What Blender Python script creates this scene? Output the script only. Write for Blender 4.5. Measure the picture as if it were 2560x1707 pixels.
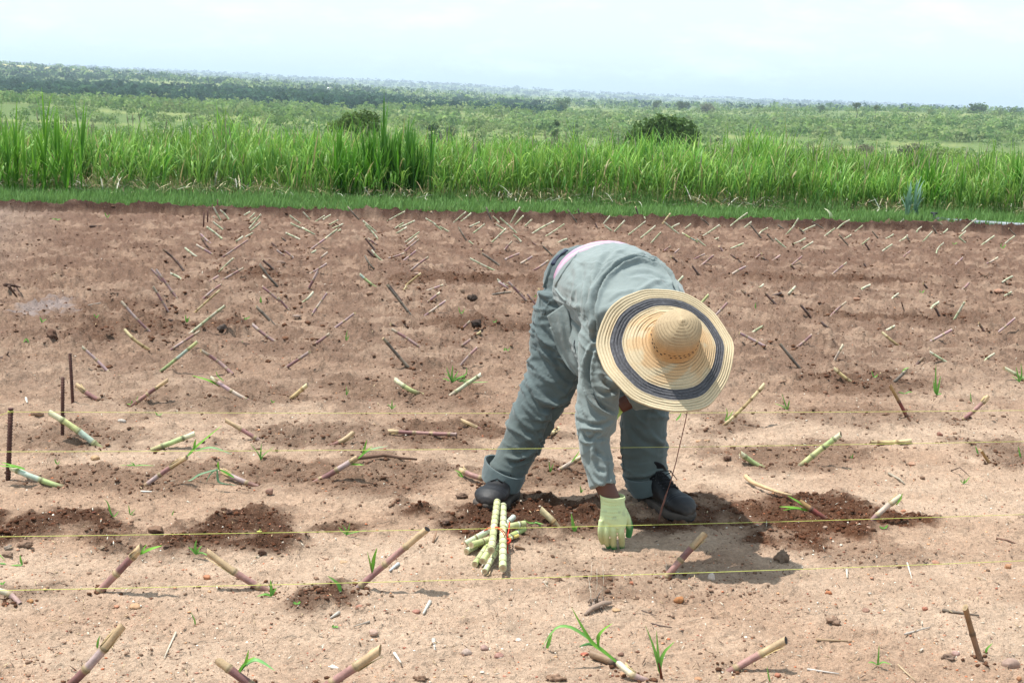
import bpy, bmesh, math, random
import numpy as np
from math import radians, sin, cos, tan, atan, pi, sqrt
from mathutils import Vector, Matrix
from mathutils.bvhtree import BVHTree

for o in list(bpy.data.objects):
    bpy.data.objects.remove(o)
SC = bpy.context.scene
COL = SC.collection
rng = np.random.default_rng(7)
random.seed(7)

# ------------------------------------------------------------------ camera
FPX = 3555.0                 # focal length in photo pixels (2560 wide)
EYE = 1.5
ROLL = atan(0.0418)
PIT = atan((853.5 - 231.5) * cos(ROLL) / FPX)
cF = np.array([0, cos(PIT), -sin(PIT)])
_V = np.array([0, sin(PIT), cos(PIT)])
_H = np.array([1.0, 0, 0])
cR = cos(ROLL) * _H + sin(ROLL) * _V
cU = -sin(ROLL) * _H + cos(ROLL) * _V
cC = np.array([0, 0, EYE])
cam_d = bpy.data.cameras.new('camera')
cam_d.sensor_width = 36
cam_d.lens = FPX / 2560 * 36
cam_d.clip_start = 0.05
cam_d.clip_end = 40000
cam = bpy.data.objects.new('camera', cam_d)
COL.objects.link(cam)
M = Matrix(((cR[0], cU[0], -cF[0], 0), (cR[1], cU[1], -cF[1], 0), (cR[2], cU[2], -cF[2], EYE), (0, 0, 0, 1)))
cam.matrix_world = M
SC.camera = cam

# ------------------------------------------------------------------ light
SUN_DIR = Vector((0.37, -0.10, -1.0)).normalized()      # direction the light travels
SUN_EL = math.asin(-SUN_DIR.z)
SUN_AZ = math.atan2(-SUN_DIR.x, -SUN_DIR.y)             # towards the sun, clockwise from +Y
sun_d = bpy.data.lights.new('sun', 'SUN')
sun_d.energy = 4.8
sun_d.angle = radians(0.6)
sun_d.color = (1.0, 0.96, 0.90)
sun = bpy.data.objects.new('sun', sun_d)
COL.objects.link(sun)
sun.rotation_euler = SUN_DIR.to_track_quat('-Z', 'Y').to_euler()

world = bpy.data.worlds.new('World')
SC.world = world
world.use_nodes = True
wn = world.node_tree
for n in list(wn.nodes):
    wn.nodes.remove(n)
w_out = wn.nodes.new('ShaderNodeOutputWorld')
w_bg = wn.nodes.new('ShaderNodeBackground')
w_bg.inputs['Strength'].default_value = 0.13
w_sky = wn.nodes.new('ShaderNodeTexSky')
w_sky.sky_type = 'NISHITA'
w_sky.sun_disc = False
w_sky.sun_elevation = SUN_EL
w_sky.sun_rotation = SUN_AZ % (2 * pi)
w_sky.air_density = 1.0
w_sky.dust_density = 1.6
w_sky.ozone_density = 1.5
w_tc = wn.nodes.new('ShaderNodeTexCoord')
w_map = wn.nodes.new('ShaderNodeMapping')
w_map.inputs['Scale'].default_value = (1.0, 1.0, 3.2)
w_no = wn.nodes.new('ShaderNodeTexNoise')
w_no.inputs['Scale'].default_value = 11.0
w_no.inputs['Detail'].default_value = 7.0
w_no.inputs['Roughness'].default_value = 0.62
w_rp = wn.nodes.new('ShaderNodeValToRGB')
w_rp.color_ramp.elements[0].position = 0.50
w_rp.color_ramp.elements[0].color = (0, 0, 0, 1)
w_rp.color_ramp.elements[1].position = 0.70
w_rp.color_ramp.elements[1].color = (1, 1, 1, 1)
w_no2 = wn.nodes.new('ShaderNodeTexNoise')
w_no2.inputs['Scale'].default_value = 2.2
w_no2.inputs['Detail'].default_value = 3.0
w_mul = wn.nodes.new('ShaderNodeMath')
w_mul.operation = 'MULTIPLY_ADD'
w_mul.inputs[1].default_value = 0.38
w_mul.inputs[2].default_value = 0.62
w_mx = wn.nodes.new('ShaderNodeMix')
w_mx.data_type = 'RGBA'
w_mx.inputs['B'].default_value = (5.9, 7.1, 7.6, 1)
L = wn.links.new
L(w_tc.outputs['Generated'], w_map.inputs['Vector'])
L(w_map.outputs['Vector'], w_no.inputs['Vector'])
L(w_map.outputs['Vector'], w_no2.inputs['Vector'])
L(w_no.outputs['Fac'], w_rp.inputs['Fac'])
L(w_rp.outputs['Color'], w_mul.inputs[0])
L(w_mul.outputs[0], w_mx.inputs['Factor'])
L(w_sky.outputs['Color'], w_mx.inputs['A'])
L(w_mx.outputs['Result'], w_bg.inputs['Color'])
L(w_bg.outputs['Background'], w_out.inputs['Surface'])

SC.view_settings.view_transform = 'Standard'
SC.view_settings.look = 'None'
SC.view_settings.exposure = 0.56
SC.view_settings.gamma = 1.0
SC.view_settings.use_curve_mapping = False

# ------------------------------------------------------------------ helpers
def ray(px, py):
    return cF + (px - 1280) / FPX * cR - (py - 853.5) / FPX * cU

def atY(px, py, Y):
    d = ray(px, py)
    return cC + d * (Y / d[1])

def proj(p):
    q = np.asarray(p, float) - cC
    w = q @ cF
    return 1280 + FPX * (q @ cR) / w, 853.5 - FPX * (q @ cU) / w

def lin(c):
    c = np.asarray(c, float) / 255.0
    return np.where(c <= 0.04045, c / 12.92, ((c + 0.055) / 1.055) ** 2.4)

def ss(x, a, b):
    t = np.clip((np.asarray(x, float) - a) / (b - a), 0, 1)
    return t * t * (3 - 2 * t)

def _h(ix, iy, s):
    n = (ix.astype(np.int64) * 374761393 + iy.astype(np.int64) * 668265263 + s * 1274126177) & 0x7fffffff
    n = ((n ^ (n >> 13)) * 1103515245) & 0x7fffffff
    n = (n ^ (n >> 16))
    return (n & 0xffff) / 65535.0

def vnoise(x, y, s=0):
    x = np.asarray(x, float); y = np.asarray(y, float)
    ix = np.floor(x); iy = np.floor(y)
    fx = x - ix; fy = y - iy
    fx = fx * fx * (3 - 2 * fx); fy = fy * fy * (3 - 2 * fy)
    a = _h(ix, iy, s); b = _h(ix + 1, iy, s); c = _h(ix, iy + 1, s); d = _h(ix + 1, iy + 1, s)
    return (a + (b - a) * fx) * (1 - fy) + (c + (d - c) * fx) * fy      # 0..1

def fbm(x, y, s=0, o=4, g=0.5):
    t = 0; a = 1; n = 0
    for i in range(o):
        t = t + a * vnoise(x * 2 ** i + 17.3 * i, y * 2 ** i - 9.1 * i, s + i)
        n += a; a *= g
    return t / n

TH = radians(12)
def uv(x, y):          # along the rows / away across the rows
    return x * cos(TH) + y * sin(TH), -x * sin(TH) + y * cos(TH)

def gz0(px, py, z=0.0):
    d = ray(px, py)
    return cC + d * ((z - EYE) / d[2])

# dark soil patches, mostly freshly dug and moist, one painted shade: photo x, y, half width, half height (photo px), wetness / painted shade, mound height
PATCH = [(90, 1325, 215, 42, 1.0, .022), (590, 1330, 175, 52, 1.0, .03), (830, 1322, 105, 16, .9, -.01),
         (1330, 1290, 175, 48, 1.15, .028), (1480, 1318, 150, 26, .8, -.012), (1640, 1318, 70, 22, .9, -.02),  # last entry: shade beside the boot, painted into the soil colour
         (1985, 1290, 200, 50, 1.0, .008), (2250, 1302, 90, 16, 1.0, -.018), (800, 1495, 66, 34, .85, .012),
         (60, 1475, 80, 25, .5, .01), (860, 1180, 260, 42, .62, .01), (1390, 1185, 110, 38, .65, .012), (330, 1205, 240, 40, .55, .01),
         (1980, 1140, 170, 40, .55, .012), (2490, 1130, 90, 34, .65, .012), (180, 1095, 160, 40, .6, .012),
         (760, 1098, 170, 30, .65, .01), (1130, 1088, 190, 34, .7, .016), (1830, 1065, 70, 24, .6, .01),
         (2180, 1045, 170, 34, .45, .005), (560, 1002, 140, 28, .5, .006), (1010, 985, 190, 32, .5, .008),
         (350, 1000, 90, 22, .5, .005), (2160, 962, 120, 26, .75, .015), (1260, 1040, 100, 25, .3, .0), (1500, 950, 120, 24, .3, .004),
         (330, 820, 110, 30, .6, .01), (290, 770, 70, 16, .5, .008), (1080, 945, 120, 20, .35, .0),
         (1230, 815, 150, 14, .7, .012), (1170, 700, 120, 10, .9, .014), (1050, 702, 90, 9, .8, .012), (2150, 705, 110, 8, .7, .012), (2300, 800, 200, 10, .6, .01),
         (560, 820, 80, 14, .7, .012), (640, 695, 80, 14, .7, .016), (2440, 820, 120, 16, .3, -.006), (1940, 700, 100, 8, .6, .01),
         (1700, 1430, 240, 60, .25, .0), (2230, 1400, 110, 25, .4, .008), (1505, 1485, 60, 22, .5, .01), (1500, 1447, 40, 14, .7, -.01)]  # first entry: broad faint darkening without a mound
_PW = []
for (px, py, hx, hy, wet_shade, mh) in PATCH:
    c = gz0(px, py)
    a = gz0(px + hx, py + 0.0); b = gz0(px, py - hy); b2 = gz0(px, py + hy)
    _PW.append((c[0], c[1], abs(a[0] - c[0]) * 1.3, abs(b[1] - b2[1]) / 2 * 1.15, wet_shade, mh * .48))

def patches(x, y):
    wet_shade = np.zeros_like(x, float); mh = np.zeros_like(x, float)
    n1 = fbm(x * 5.5, y * 5.5, 40, 4, .6) - .5
    for (cx, cy, rx, ry, w, h) in _PW:
        m = (abs(x - cx) < rx * 1.7) & (abs(y - cy) < ry * 2.2)
        if not m.any():
            continue
        ddx = (x[m] - cx); ddy = (y[m] - cy) - ddx * tan(TH) * .7
        r = np.sqrt((ddx / rx) ** 2 + (ddy / ry) ** 2) + n1[m] * 2.0
        k = 1 - ss(r, .5, 1.3)
        wet_shade[m] = np.maximum(wet_shade[m], k * w)
        mh[m] += k * h
    return wet_shade, mh

def height(x, y, fine=True):
    x = np.atleast_1d(np.asarray(x, float)); y = np.atleast_1d(np.asarray(y, float))
    u, v = uv(x, y)
    z = np.zeros_like(x)
    near = (y < 30) & (y > -1) & (abs(x) < 20)
    if near.any():
        xn, yn, vn, un = x[near], y[near], v[near], u[near]
        fld = 1 - ss(vn, 16.9, 17.4)
        zz = (fbm(un * .9, vn * 1.6, 3, 3) - .5) * .035 * fld
        # rows: gentle ridges every half metre further back
        zz += .006 * np.sin(vn * 2 * pi / .5) * fld * ss(vn, 5, 8)
        wet_shade, mh = patches(xn, yn)
        cl = fbm(xn * 16, yn * 16, 11, 4, .6)
        clod = ss(cl, .45, .75)
        zz += mh + wet_shade * clod * .022
        # elongated lumps across the middle and far field
        lump = ss(fbm(un * 3.6, vn * 6.5, 21, 5, .68), .52, .64)
        zz += lump * .022 * ss(vn, 5.5, 8.5) * fld
        zz += ss(fbm(un * 13, vn * 18, 27, 4, .7), .54, .68) * (.006 + .020 * ss(vn, 5.5, 9)) * fld
        zz += ss(fbm(un * 9, vn * 13, 23, 3, .6), .52, .75) * (.010 + .014 * ss(vn, 5, 8)) * fld
        if fine:
            zz += (fbm(xn * 30, yn * 30, 31, 3, .6) - .5) * .009 * fld
            zz += ss(vnoise(xn * 75, yn * 75, 37), .72, .95) * .0045 * fld
        # bank at the field edge
        bh = .055 + .06 * fbm(un * 1.1, un * 0 + 3, 51, 3)
        zz += bh * np.exp(-((vn - 16.75 - .25 * (vnoise(un * .7, un * 0, 52) - .5)) / .2) ** 2) * (.5 + .8 * fbm(un * 4, vn * 7, 53, 4, .6))
        zz -= .05 * np.exp(-((vn - 16.35) / .18) ** 2)
        z[near] += zz
    s = x / np.maximum(y, 1)
    far = v > 22
    if far.any():
        yf, vf, sf, xf = y[far], v[far], s[far], x[far]
        zz = -9.0 * ss(vf, 22, 200)
        zz += (fbm(xf / 160, yf / 160, 61, 3) - .5) * 5 * ss(vf, 120, 400)
        zz += ss(sf, .02, .34) * ss(yf, 200, 820) * 9.5
        zz += 21 * np.clip((-sf + .02) / .38, 0, 1.4) * ss(yf, 650, 2400)
        zz += ss(yf, 4200, 6800) * (16 + 8 * ss(-sf, -.1, .1)) * (.7 + .6 * fbm(xf / 1500, yf * 0, 66, 3))
        zz += (fbm(xf / 600, yf / 600, 71, 3) - .5) * 10 * ss(yf, 1500, 4000)
        z[far] += zz
    return z

def Hz(x, y):
    return float(height(np.array([x]), np.array([y]))[0])

def gnd(px, py, lift=0.0):
    d = ray(px, py)
    z = 0.0
    for _ in range(5):
        p = cC + d * ((z - EYE) / d[2])
        z = Hz(p[0], p[1]) + lift
    return cC + d * ((z - EYE) / d[2])

def tag(o, label=None, cat=None, group=None, kind=None):
    if label: o['label'] = label
    if cat: o['category'] = cat
    if group: o['group'] = group
    if kind: o['kind'] = kind
    return o

def empty(name, loc, label=None, cat=None, group=None):
    o = bpy.data.objects.new(name, None)
    o.empty_display_size = .05
    o.location = Vector([float(a) for a in loc])
    COL.objects.link(o)
    return tag(o, label, cat, group)

def mesh_np(name, verts, faces, cols=None, mat=None, smooth=False, parent=None, attr=None):
    """faces: (n,3) or (n,4) int array, or list of such arrays"""
    me = bpy.data.meshes.new(name)
    verts = np.asarray(verts, dtype=np.float32)
    if not isinstance(faces, list):
        faces = [faces]
    faces = [np.asarray(f, dtype=np.int32) for f in faces if len(f)]
    nl = sum(f.size for f in faces); npoly = sum(len(f) for f in faces)
    me.vertices.add(len(verts)); me.vertices.foreach_set('co', verts.ravel())
    me.loops.add(nl); me.polygons.add(npoly)
    me.loops.foreach_set('vertex_index', np.concatenate([f.ravel() for f in faces]))
    tot = np.concatenate([np.full(len(f), f.shape[1], dtype=np.int32) for f in faces])
    st = np.concatenate([[0], np.cumsum(tot)[:-1]]).astype(np.int32)
    me.polygons.foreach_set('loop_start', st)
    me.polygons.foreach_set('loop_total', tot)
    if smooth:
        me.polygons.foreach_set('use_smooth', np.ones(npoly, dtype=bool))
    me.update(calc_edges=True)
    if cols is not None:
        setcol(me, cols)
    if mat: me.materials.append(mat)
    o = bpy.data.objects.new(name, me)
    COL.objects.link(o)
    if parent is not None:
        o.parent = parent
        o.matrix_parent_inverse = Matrix.Translation(-parent.location)
    return o

def setcol(me, cols, name='Col'):
    ca = me.color_attributes.new(name, 'FLOAT_COLOR', 'POINT')
    c = np.ones((len(me.vertices), 4), dtype=np.float32)
    c[:, :3] = cols
    ca.data.foreach_set('color', c.ravel())

def node_mat(name, rough=.8, attr='Col', base=None, noise=None, bump=None, trans=0, spec=.3, sheen=0):
    """noise: list of (scale, detail, amount) multiplying the colour;  bump: list of (scale, strength, distance)"""
    m = bpy.data.materials.new(name)
    m.use_nodes = True
    nt = m.node_tree; N = nt.nodes; Lk = nt.links.new
    bs = N['Principled BSDF']
    bs.inputs['Roughness'].default_value = rough
    bs.inputs['Specular IOR Level'].default_value = spec
    if sheen:
        bs.inputs['Sheen Weight'].default_value = sheen
    if base is None:
        a = N.new('ShaderNodeAttribute'); a.attribute_name = attr; out = a.outputs['Color']
    else:
        r = N.new('ShaderNodeRGB'); r.outputs[0].default_value = (*base, 1); out = r.outputs[0]
    tc = N.new('ShaderNodeTexCoord')
    for (sc, det, amt) in (noise or []):
        n = N.new('ShaderNodeTexNoise'); n.inputs['Scale'].default_value = sc; n.inputs['Detail'].default_value = det
        Lk(tc.outputs['Object'], n.inputs['Vector'])
        mr = N.new('ShaderNodeMapRange'); mr.inputs['From Min'].default_value = .25; mr.inputs['From Max'].default_value = .75
        mr.inputs['To Min'].default_value = 1 - amt; mr.inputs['To Max'].default_value = 1 + amt
        Lk(n.outputs['Fac'], mr.inputs['Value'])
        vm = N.new('ShaderNodeVectorMath'); vm.operation = 'SCALE'
        Lk(out, vm.inputs[0]); Lk(mr.outputs['Result'], vm.inputs['Scale']); out = vm.outputs[0]
    Lk(out, bs.inputs['Base Color'])
    nrm = None
    for (sc, st, di) in (bump or []):
        n = N.new('ShaderNodeTexNoise'); n.inputs['Scale'].default_value = sc; n.inputs['Detail'].default_value = 4
        Lk(tc.outputs['Object'], n.inputs['Vector'])
        b = N.new('ShaderNodeBump'); b.inputs['Strength'].default_value = st; b.inputs['Distance'].default_value = di
        Lk(n.outputs['Fac'], b.inputs['Height'])
        if nrm: Lk(nrm, b.inputs['Normal'])
        nrm = b.outputs['Normal']
    if nrm: Lk(nrm, bs.inputs['Normal'])
    if trans:
        tr = N.new('ShaderNodeBsdfTranslucent'); Lk(out, tr.inputs['Color'])
        mx = N.new('ShaderNodeMixShader'); mx.inputs[0].default_value = trans
        Lk(bs.outputs[0], mx.inputs[1]); Lk(tr.outputs[0], mx.inputs[2])
        Lk(mx.outputs[0], N['Material Output'].inputs['Surface'])
    return m

def frames(pts):
    pts = np.asarray(pts, float)
    t = np.gradient(pts, axis=0)
    t /= np.linalg.norm(t, axis=1)[:, None] + 1e-9
    return pts, t

def tube_np(pts, radii, n=8, cap=True, ref=(0, 0, 1)):
    """returns verts, quad faces, tri faces;  radii scalar list or (a, b) list"""
    pts, t = frames(pts)
    radii = np.asarray(radii, float)
    if radii.ndim == 1:
        radii = np.stack([radii, radii], 1)
    ref = np.asarray(ref, float)
    V = []
    ang = np.arange(n) * 2 * pi / n
    for p, tt, r in zip(pts, t, radii):
        rr = ref if abs(tt @ ref) < .95 else np.array([1., 0, 0])
        e1 = np.cross(tt, rr); e1 /= np.linalg.norm(e1)
        e2 = np.cross(e1, tt)
        V.append(p + np.outer(np.cos(ang) * r[0], e1) + np.outer(np.sin(ang) * r[1], e2))
    m = len(pts)
    V = np.concatenate(V)
    i = np.arange(m - 1)[:, None] * n; j = np.arange(n)[None, :]; j2 = (j + 1) % n
    Q = np.stack([i + j, i + j2, i + n + j2, i + n + j], -1).reshape(-1, 4)
    T = np.zeros((0, 3), int)
    if cap:
        c0 = len(V); V = np.concatenate([V, pts[:1], pts[-1:]])
        j = np.arange(n); j2 = (j + 1) % n
        T = np.concatenate([np.stack([j2, j, np.full(n, c0)], 1), np.stack([(m - 1) * n + j, (m - 1) * n + j2, np.full(n, c0 + 1)], 1)])
    return V, Q, T

class MB:
    def __init__(s): s.v = []; s.f = []; s.c = []; s.n = 0
    def add(s, V, F, col):
        V = np.asarray(V, float)
        for f in (F if isinstance(F, list) else [F]):
            if len(f): s.f.append(np.asarray(f) + s.n)
        s.v.append(V)
        col = np.asarray(col, float)
        s.c.append(np.broadcast_to(col, (len(V), 3)) if col.ndim == 1 else col)
        s.n += len(V)
    def tube(s, pts, rad, col, n=8, cap=True):
        V, Q, T = tube_np(pts, rad, n, cap); s.add(V, [Q, T], col)
    def build(s, name, mat, parent=None, smooth=True):
        q = [f for f in s.f if f.shape[1] == 4]; t = [f for f in s.f if f.shape[1] == 3]
        fs = ([np.concatenate(q)] if q else []) + ([np.concatenate(t)] if t else [])
        return mesh_np(name, np.concatenate(s.v), fs, np.concatenate(s.c), mat, smooth, parent)
# ------------------------------------------------------------------ ground sheet
def build_ground():
    rows = [-40, -20, -10, -5, -2, 0, 1, 1.8, 2.4, 2.8]
    y = 3.0
    while y < 21:
        rows.append(y); y += .00046 * y * y
    while y < 30:
        rows.append(y); y += .4
    while y < 16000:
        rows.append(y); y *= 1.045
    rows = np.array(rows)
    s = np.linspace(-.44, .44, 780)
    ext = .44 + np.geomspace(.01, 9, 26)
    s = np.concatenate([-ext[::-1], s, ext])
    g = np.sqrt(rows ** 2 + 1.2)
    X = g[:, None] * s[None, :]; Y = np.repeat(rows[:, None], len(s), 1)
    x = X.ravel(); y = Y.ravel()
    z = height(x, y)
    u, v = uv(x, y)
    # ---- colours
    sand = lin((186, 161, 139)); sand2 = lin((170, 142, 120)); brown = lin((121, 98, 83)); moist = lin((84, 60, 46)); redm = lin((98, 66, 47)); grey = lin((146, 130, 118))
    n1 = fbm(x * 1.3, y * 2.0, 81, 4, .6)[:, None]
    n2 = fbm(u * 4.5, v * 6, 83, 5, .72)[:, None]
    c = sand * (1 - ss(n1, .3, .7)) + sand2 * ss(n1, .3, .7)
    farb = (ss(v, 5.0, 8.5) * .92)[:, None]
    k = np.clip(farb * (.68 + .6 * ss(n2, .3, .7)), 0, 1)
    c = c * (1 - k) + brown * k
    k2 = (ss(v, 9, 13) * .6)[:, None] * ss(n2, .2, .6)
    c = c * (1 - k2) + lin((98, 74, 62)) * k2
    # greyer, drier strip outside the planted rows at the left
    lft = (1 - ss(u + .0 * v, -2.6, -1.2))[:, None] * ss(v, 5, 7)[:, None]
    c = c * (1 - lft * .55) + (grey * .9) * lft * .55
    near = (y < 16.9) & (y > 2)
    wet_shade = np.zeros_like(x); wet_shade[near], _ = patches(x[near], y[near])
    wn_ = fbm(x * 12, y * 12, 85, 3)[:, None]
    w = np.clip(wet_shade[:, None] * (.75 + .5 * wn_), 0, 1)
    hue = ss(x, .2, .8)[:, None] * ss(-y, -6, -4)[:, None]
    mcol = moist * (1 - hue) + redm * hue
    c = c * (1 - w) + mcol * w
    # dark brown colour along the bank and furrow at the field edge
    bank = np.exp(-((v - 16.68) / .24) ** 2)[:, None] * (.45 + 1.3 * n2)
    c = c * (1 - np.clip(bank, 0, 1)) + lin((60, 42, 34)) * np.clip(bank, 0, 1)
    # ash patch
    a = gz0(112, 772); d = np.sqrt(((x - a[0]) / .22) ** 2 + ((y - a[1]) / .42) ** 2) + (fbm(x * 9, y * 9, 90) - .5) * 2.2
    k = (1 - ss(d, .2, .9))[:, None] * .3
    c = c * (1 - k) + lin((165, 163, 168)) * k
    # soil under grass and cane, then dry savanna floor
    k = ss(v, 17.0, 17.3)[:, None]
    c = c * (1 - k) + lin((84, 92, 50)) * k
    k = ss(v, 40, 120)[:, None]
    sav = lin((108, 122, 72)) * (1 - ss(n1, .3, .7)) + lin((130, 136, 84)) * ss(n1, .3, .7)
    n3 = fbm(x / 60, y / 25, 92, 4, .6)[:, None]
    sav = sav * (1 - ss(n3, .35, .6)) + lin((88, 106, 60)) * ss(n3, .35, .6)
    c = c * (1 - k) + sav * k
    # pale open fields on the far left slope
    p = atY(170, 181, 2300)
    k = (np.exp(-(((x - p[0]) / 160) ** 2 + ((y - p[1]) / 420) ** 2) ** 2))[:, None]
    c = c * (1 - k) + lin((185, 174, 112)) * k
    nr, nc = X.shape
    i = np.arange(nr - 1)[:, None] * nc; j = np.arange(nc - 1)[None, :]
    F = np.stack([i + j, i + j + 1, i + nc + j + 1, i + nc + j], -1).reshape(-1, 4)
    m = bpy.data.materials.new('soil')
    m.use_nodes = True
    nt = m.node_tree; N = nt.nodes; Lk = nt.links.new
    bs = N['Principled BSDF']; bs.inputs['Roughness'].default_value = .95; bs.inputs['Specular IOR Level'].default_value = .08
    at = N.new('ShaderNodeAttribute'); at.attribute_name = 'Col'
    geo = N.new('ShaderNodeNewGeometry')
    def nz(scale, det, ro=.6):
        n = N.new('ShaderNodeTexNoise'); n.inputs['Scale'].default_value = scale; n.inputs['Detail'].default_value = det
        n.inputs['Roughness'].default_value = ro; Lk(geo.outputs['Position'], n.inputs['Vector']); return n.outputs['Fac']
    def mr(v, a, b, c_, d):
        r = N.new('ShaderNodeMapRange'); Lk(v, r.inputs['Value'])
        for k_, q in zip(('From Min', 'From Max', 'To Min', 'To Max'), (a, b, c_, d)): r.inputs[k_].default_value = q
        return r.outputs['Result']
    def scale(cc, f):
        vm = N.new('ShaderNodeVectorMath'); vm.operation = 'SCALE'; Lk(cc, vm.inputs[0]); Lk(f, vm.inputs['Scale']); return vm.outputs[0]
    out = scale(at.outputs['Color'], mr(nz(7, 9, .75), .3, .7, .80, 1.18))
    out = scale(out, mr(nz(60, 6, .75), .3, .7, .72, 1.26))
    out = scale(out, mr(nz(420, 3, .7), .3, .7, .82, 1.18))
    # grit: sparse pale and rusty grains
    vo = N.new('ShaderNodeTexVoronoi'); vo.inputs['Scale'].default_value = 190; Lk(geo.outputs['Position'], vo.inputs['Vector'])
    sep = N.new('ShaderNodeSeparateColor'); Lk(vo.outputs['Color'], sep.inputs[0])
    g1 = N.new('ShaderNodeMath'); g1.operation = 'GREATER_THAN'; g1.inputs[1].default_value = .84; Lk(sep.outputs[0], g1.inputs[0])
    g2 = N.new('ShaderNodeMath'); g2.operation = 'LESS_THAN'; g2.inputs[1].default_value = .33; Lk(vo.outputs['Distance'], g2.inputs[0])
    g3 = N.new('ShaderNodeMath'); g3.operation = 'MULTIPLY'; Lk(g1.outputs[0], g3.inputs[0]); Lk(g2.outputs[0], g3.inputs[1])
    g4 = N.new('ShaderNodeMath'); g4.operation = 'MULTIPLY'; g4.inputs[1].default_value = .6; Lk(g3.outputs[0], g4.inputs[0])
    ramp = N.new('ShaderNodeValToRGB'); e = ramp.color_ramp.elements
    e[0].color = (.20, .08, .045, 1); e[1].color = (.62, .52, .42, 1)
    em = ramp.color_ramp.elements.new(.5); em.color = (.42, .22, .13, 1)
    Lk(sep.outputs[1], ramp.inputs['Fac'])
    mx = N.new('ShaderNodeMix'); mx.data_type = 'RGBA'
    Lk(g4.outputs[0], mx.inputs['Factor']); Lk(out, mx.inputs['A']); Lk(ramp.outputs['Color'], mx.inputs['B'])
    Lk(mx.outputs['Result'], bs.inputs['Base Color'])
    b1 = N.new('ShaderNodeBump'); b1.inputs['Strength'].default_value = .9; b1.inputs['Distance'].default_value = .005; Lk(nz(160, 5, .7), b1.inputs['Height'])
    b2 = N.new('ShaderNodeBump'); b2.inputs['Strength'].default_value = 1.0; b2.inputs['Distance'].default_value = .03; Lk(nz(32, 6, .65), b2.inputs['Height'])
    Lk(b1.outputs[0], b2.inputs['Normal']); Lk(b2.outputs[0], bs.inputs['Normal'])
    g = mesh_np('ground', np.stack([x, y, z], 1), F, c, m, True)
    tag(g, 'sandy brown ploughed field soil with darker dug patches and savanna beyond', kind='structure')
build_ground()

# ------------------------------------------------------------------ loose bits that nobody could count
MAT_STONE = node_mat('stone', .85, noise=[(60, 4, .25), (400, 2, .15)], bump=[(120, .5, .003)], spec=.25)
MAT_CLOD = node_mat('clod_soil', .98, noise=[(120, 4, .3)], bump=[(220, .8, .004)], spec=.05)
ICO = None
def ico():
    bm = bmesh.new(); bmesh.ops.create_icosphere(bm, subdivisions=1, radius=1)
    v = np.array([q.co[:] for q in bm.verts]); f = np.array([[q.index for q in p.verts] for p in bm.faces]); bm.free(); return v, f
ICV, ICF = ico()
OCV = np.array([(1, 0, 0), (-1, 0, 0), (0, 1, 0), (0, -1, 0), (0, 0, 1), (0, 0, -1)], float)
OCF = np.array([(0, 2, 4), (2, 1, 4), (1, 3, 4), (3, 0, 4), (2, 0, 5), (1, 2, 5), (3, 1, 5), (0, 3, 5)])

def scatter(name, x, y, size, cols, proto, mat, flat=.6, jit=.35, sink=.3, smooth=False):
    V0, F0 = proto
    n = len(x); k = len(V0)
    z = height(x, y)
    a = rng.uniform(0, 2 * pi, n)
    V = V0[None] * (1 + jit * rng.uniform(-1, 1, (n, k, 1)))
    V = V * np.stack([rng.uniform(.7, 1.3, n), rng.uniform(.7, 1.3, n), rng.uniform(.6, 1.1, n) * flat], 1)[:, None, :]
    ca, sa = np.cos(a)[:, None], np.sin(a)[:, None]
    X = V[:, :, 0] * ca - V[:, :, 1] * sa; Y = V[:, :, 0] * sa + V[:, :, 1] * ca
    s = size[:, None]
    P = np.stack([X * s + x[:, None], Y * s + y[:, None], V[:, :, 2] * s + z[:, None] + (flat - sink) * s * .6], 2).reshape(-1, 3)
    F = (F0[None] + (np.arange(n) * k)[:, None, None]).reshape(-1, 3)
    C = np.repeat(cols, k, 0)
    return mesh_np(name, P, F, C, mat, smooth)

def field_pts(n, y0, y1, p=2.0, s=.42):
    # uniform over the picture: density falls off with distance
    q = rng.uniform(1 / y1 ** (p - 1), 1 / y0 ** (p - 1), n)
    y = q ** (-1 / (p - 1))
    x = rng.uniform(-s, s, n) * y
    return x, y
def keep_field(x, y, *a):
    u, v = uv(x, y); m = (v < 16.8)
    return (x[m], y[m]) + tuple(b[m] for b in a)

x, y = field_pts(15000, 3.0, 12, 2.2); x, y = keep_field(x, y)
size = .0014 + .0065 * rng.power(.35, len(x)) ** 1.0 * rng.uniform(.2, 1, len(x)); size = np.clip(size * (y / 5) ** .3, .0014, .011)
pal = np.array([lin(c) for c in [(196, 140, 112), (214, 160, 120), (150, 92, 74), (205, 190, 172), (120, 84, 66), (170, 120, 100), (225, 215, 200), (140, 104, 84), (186, 112, 78)]])
g = scatter('gravel', x, y, size, pal[rng.integers(0, len(pal), len(x))] * rng.uniform(.8, 1.15, (len(x), 1)), (OCV, OCF), MAT_STONE, smooth=True)
tag(g, 'scattered reddish and pale gravel grains on the sandy soil', 'gravel', kind='stuff')

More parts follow.
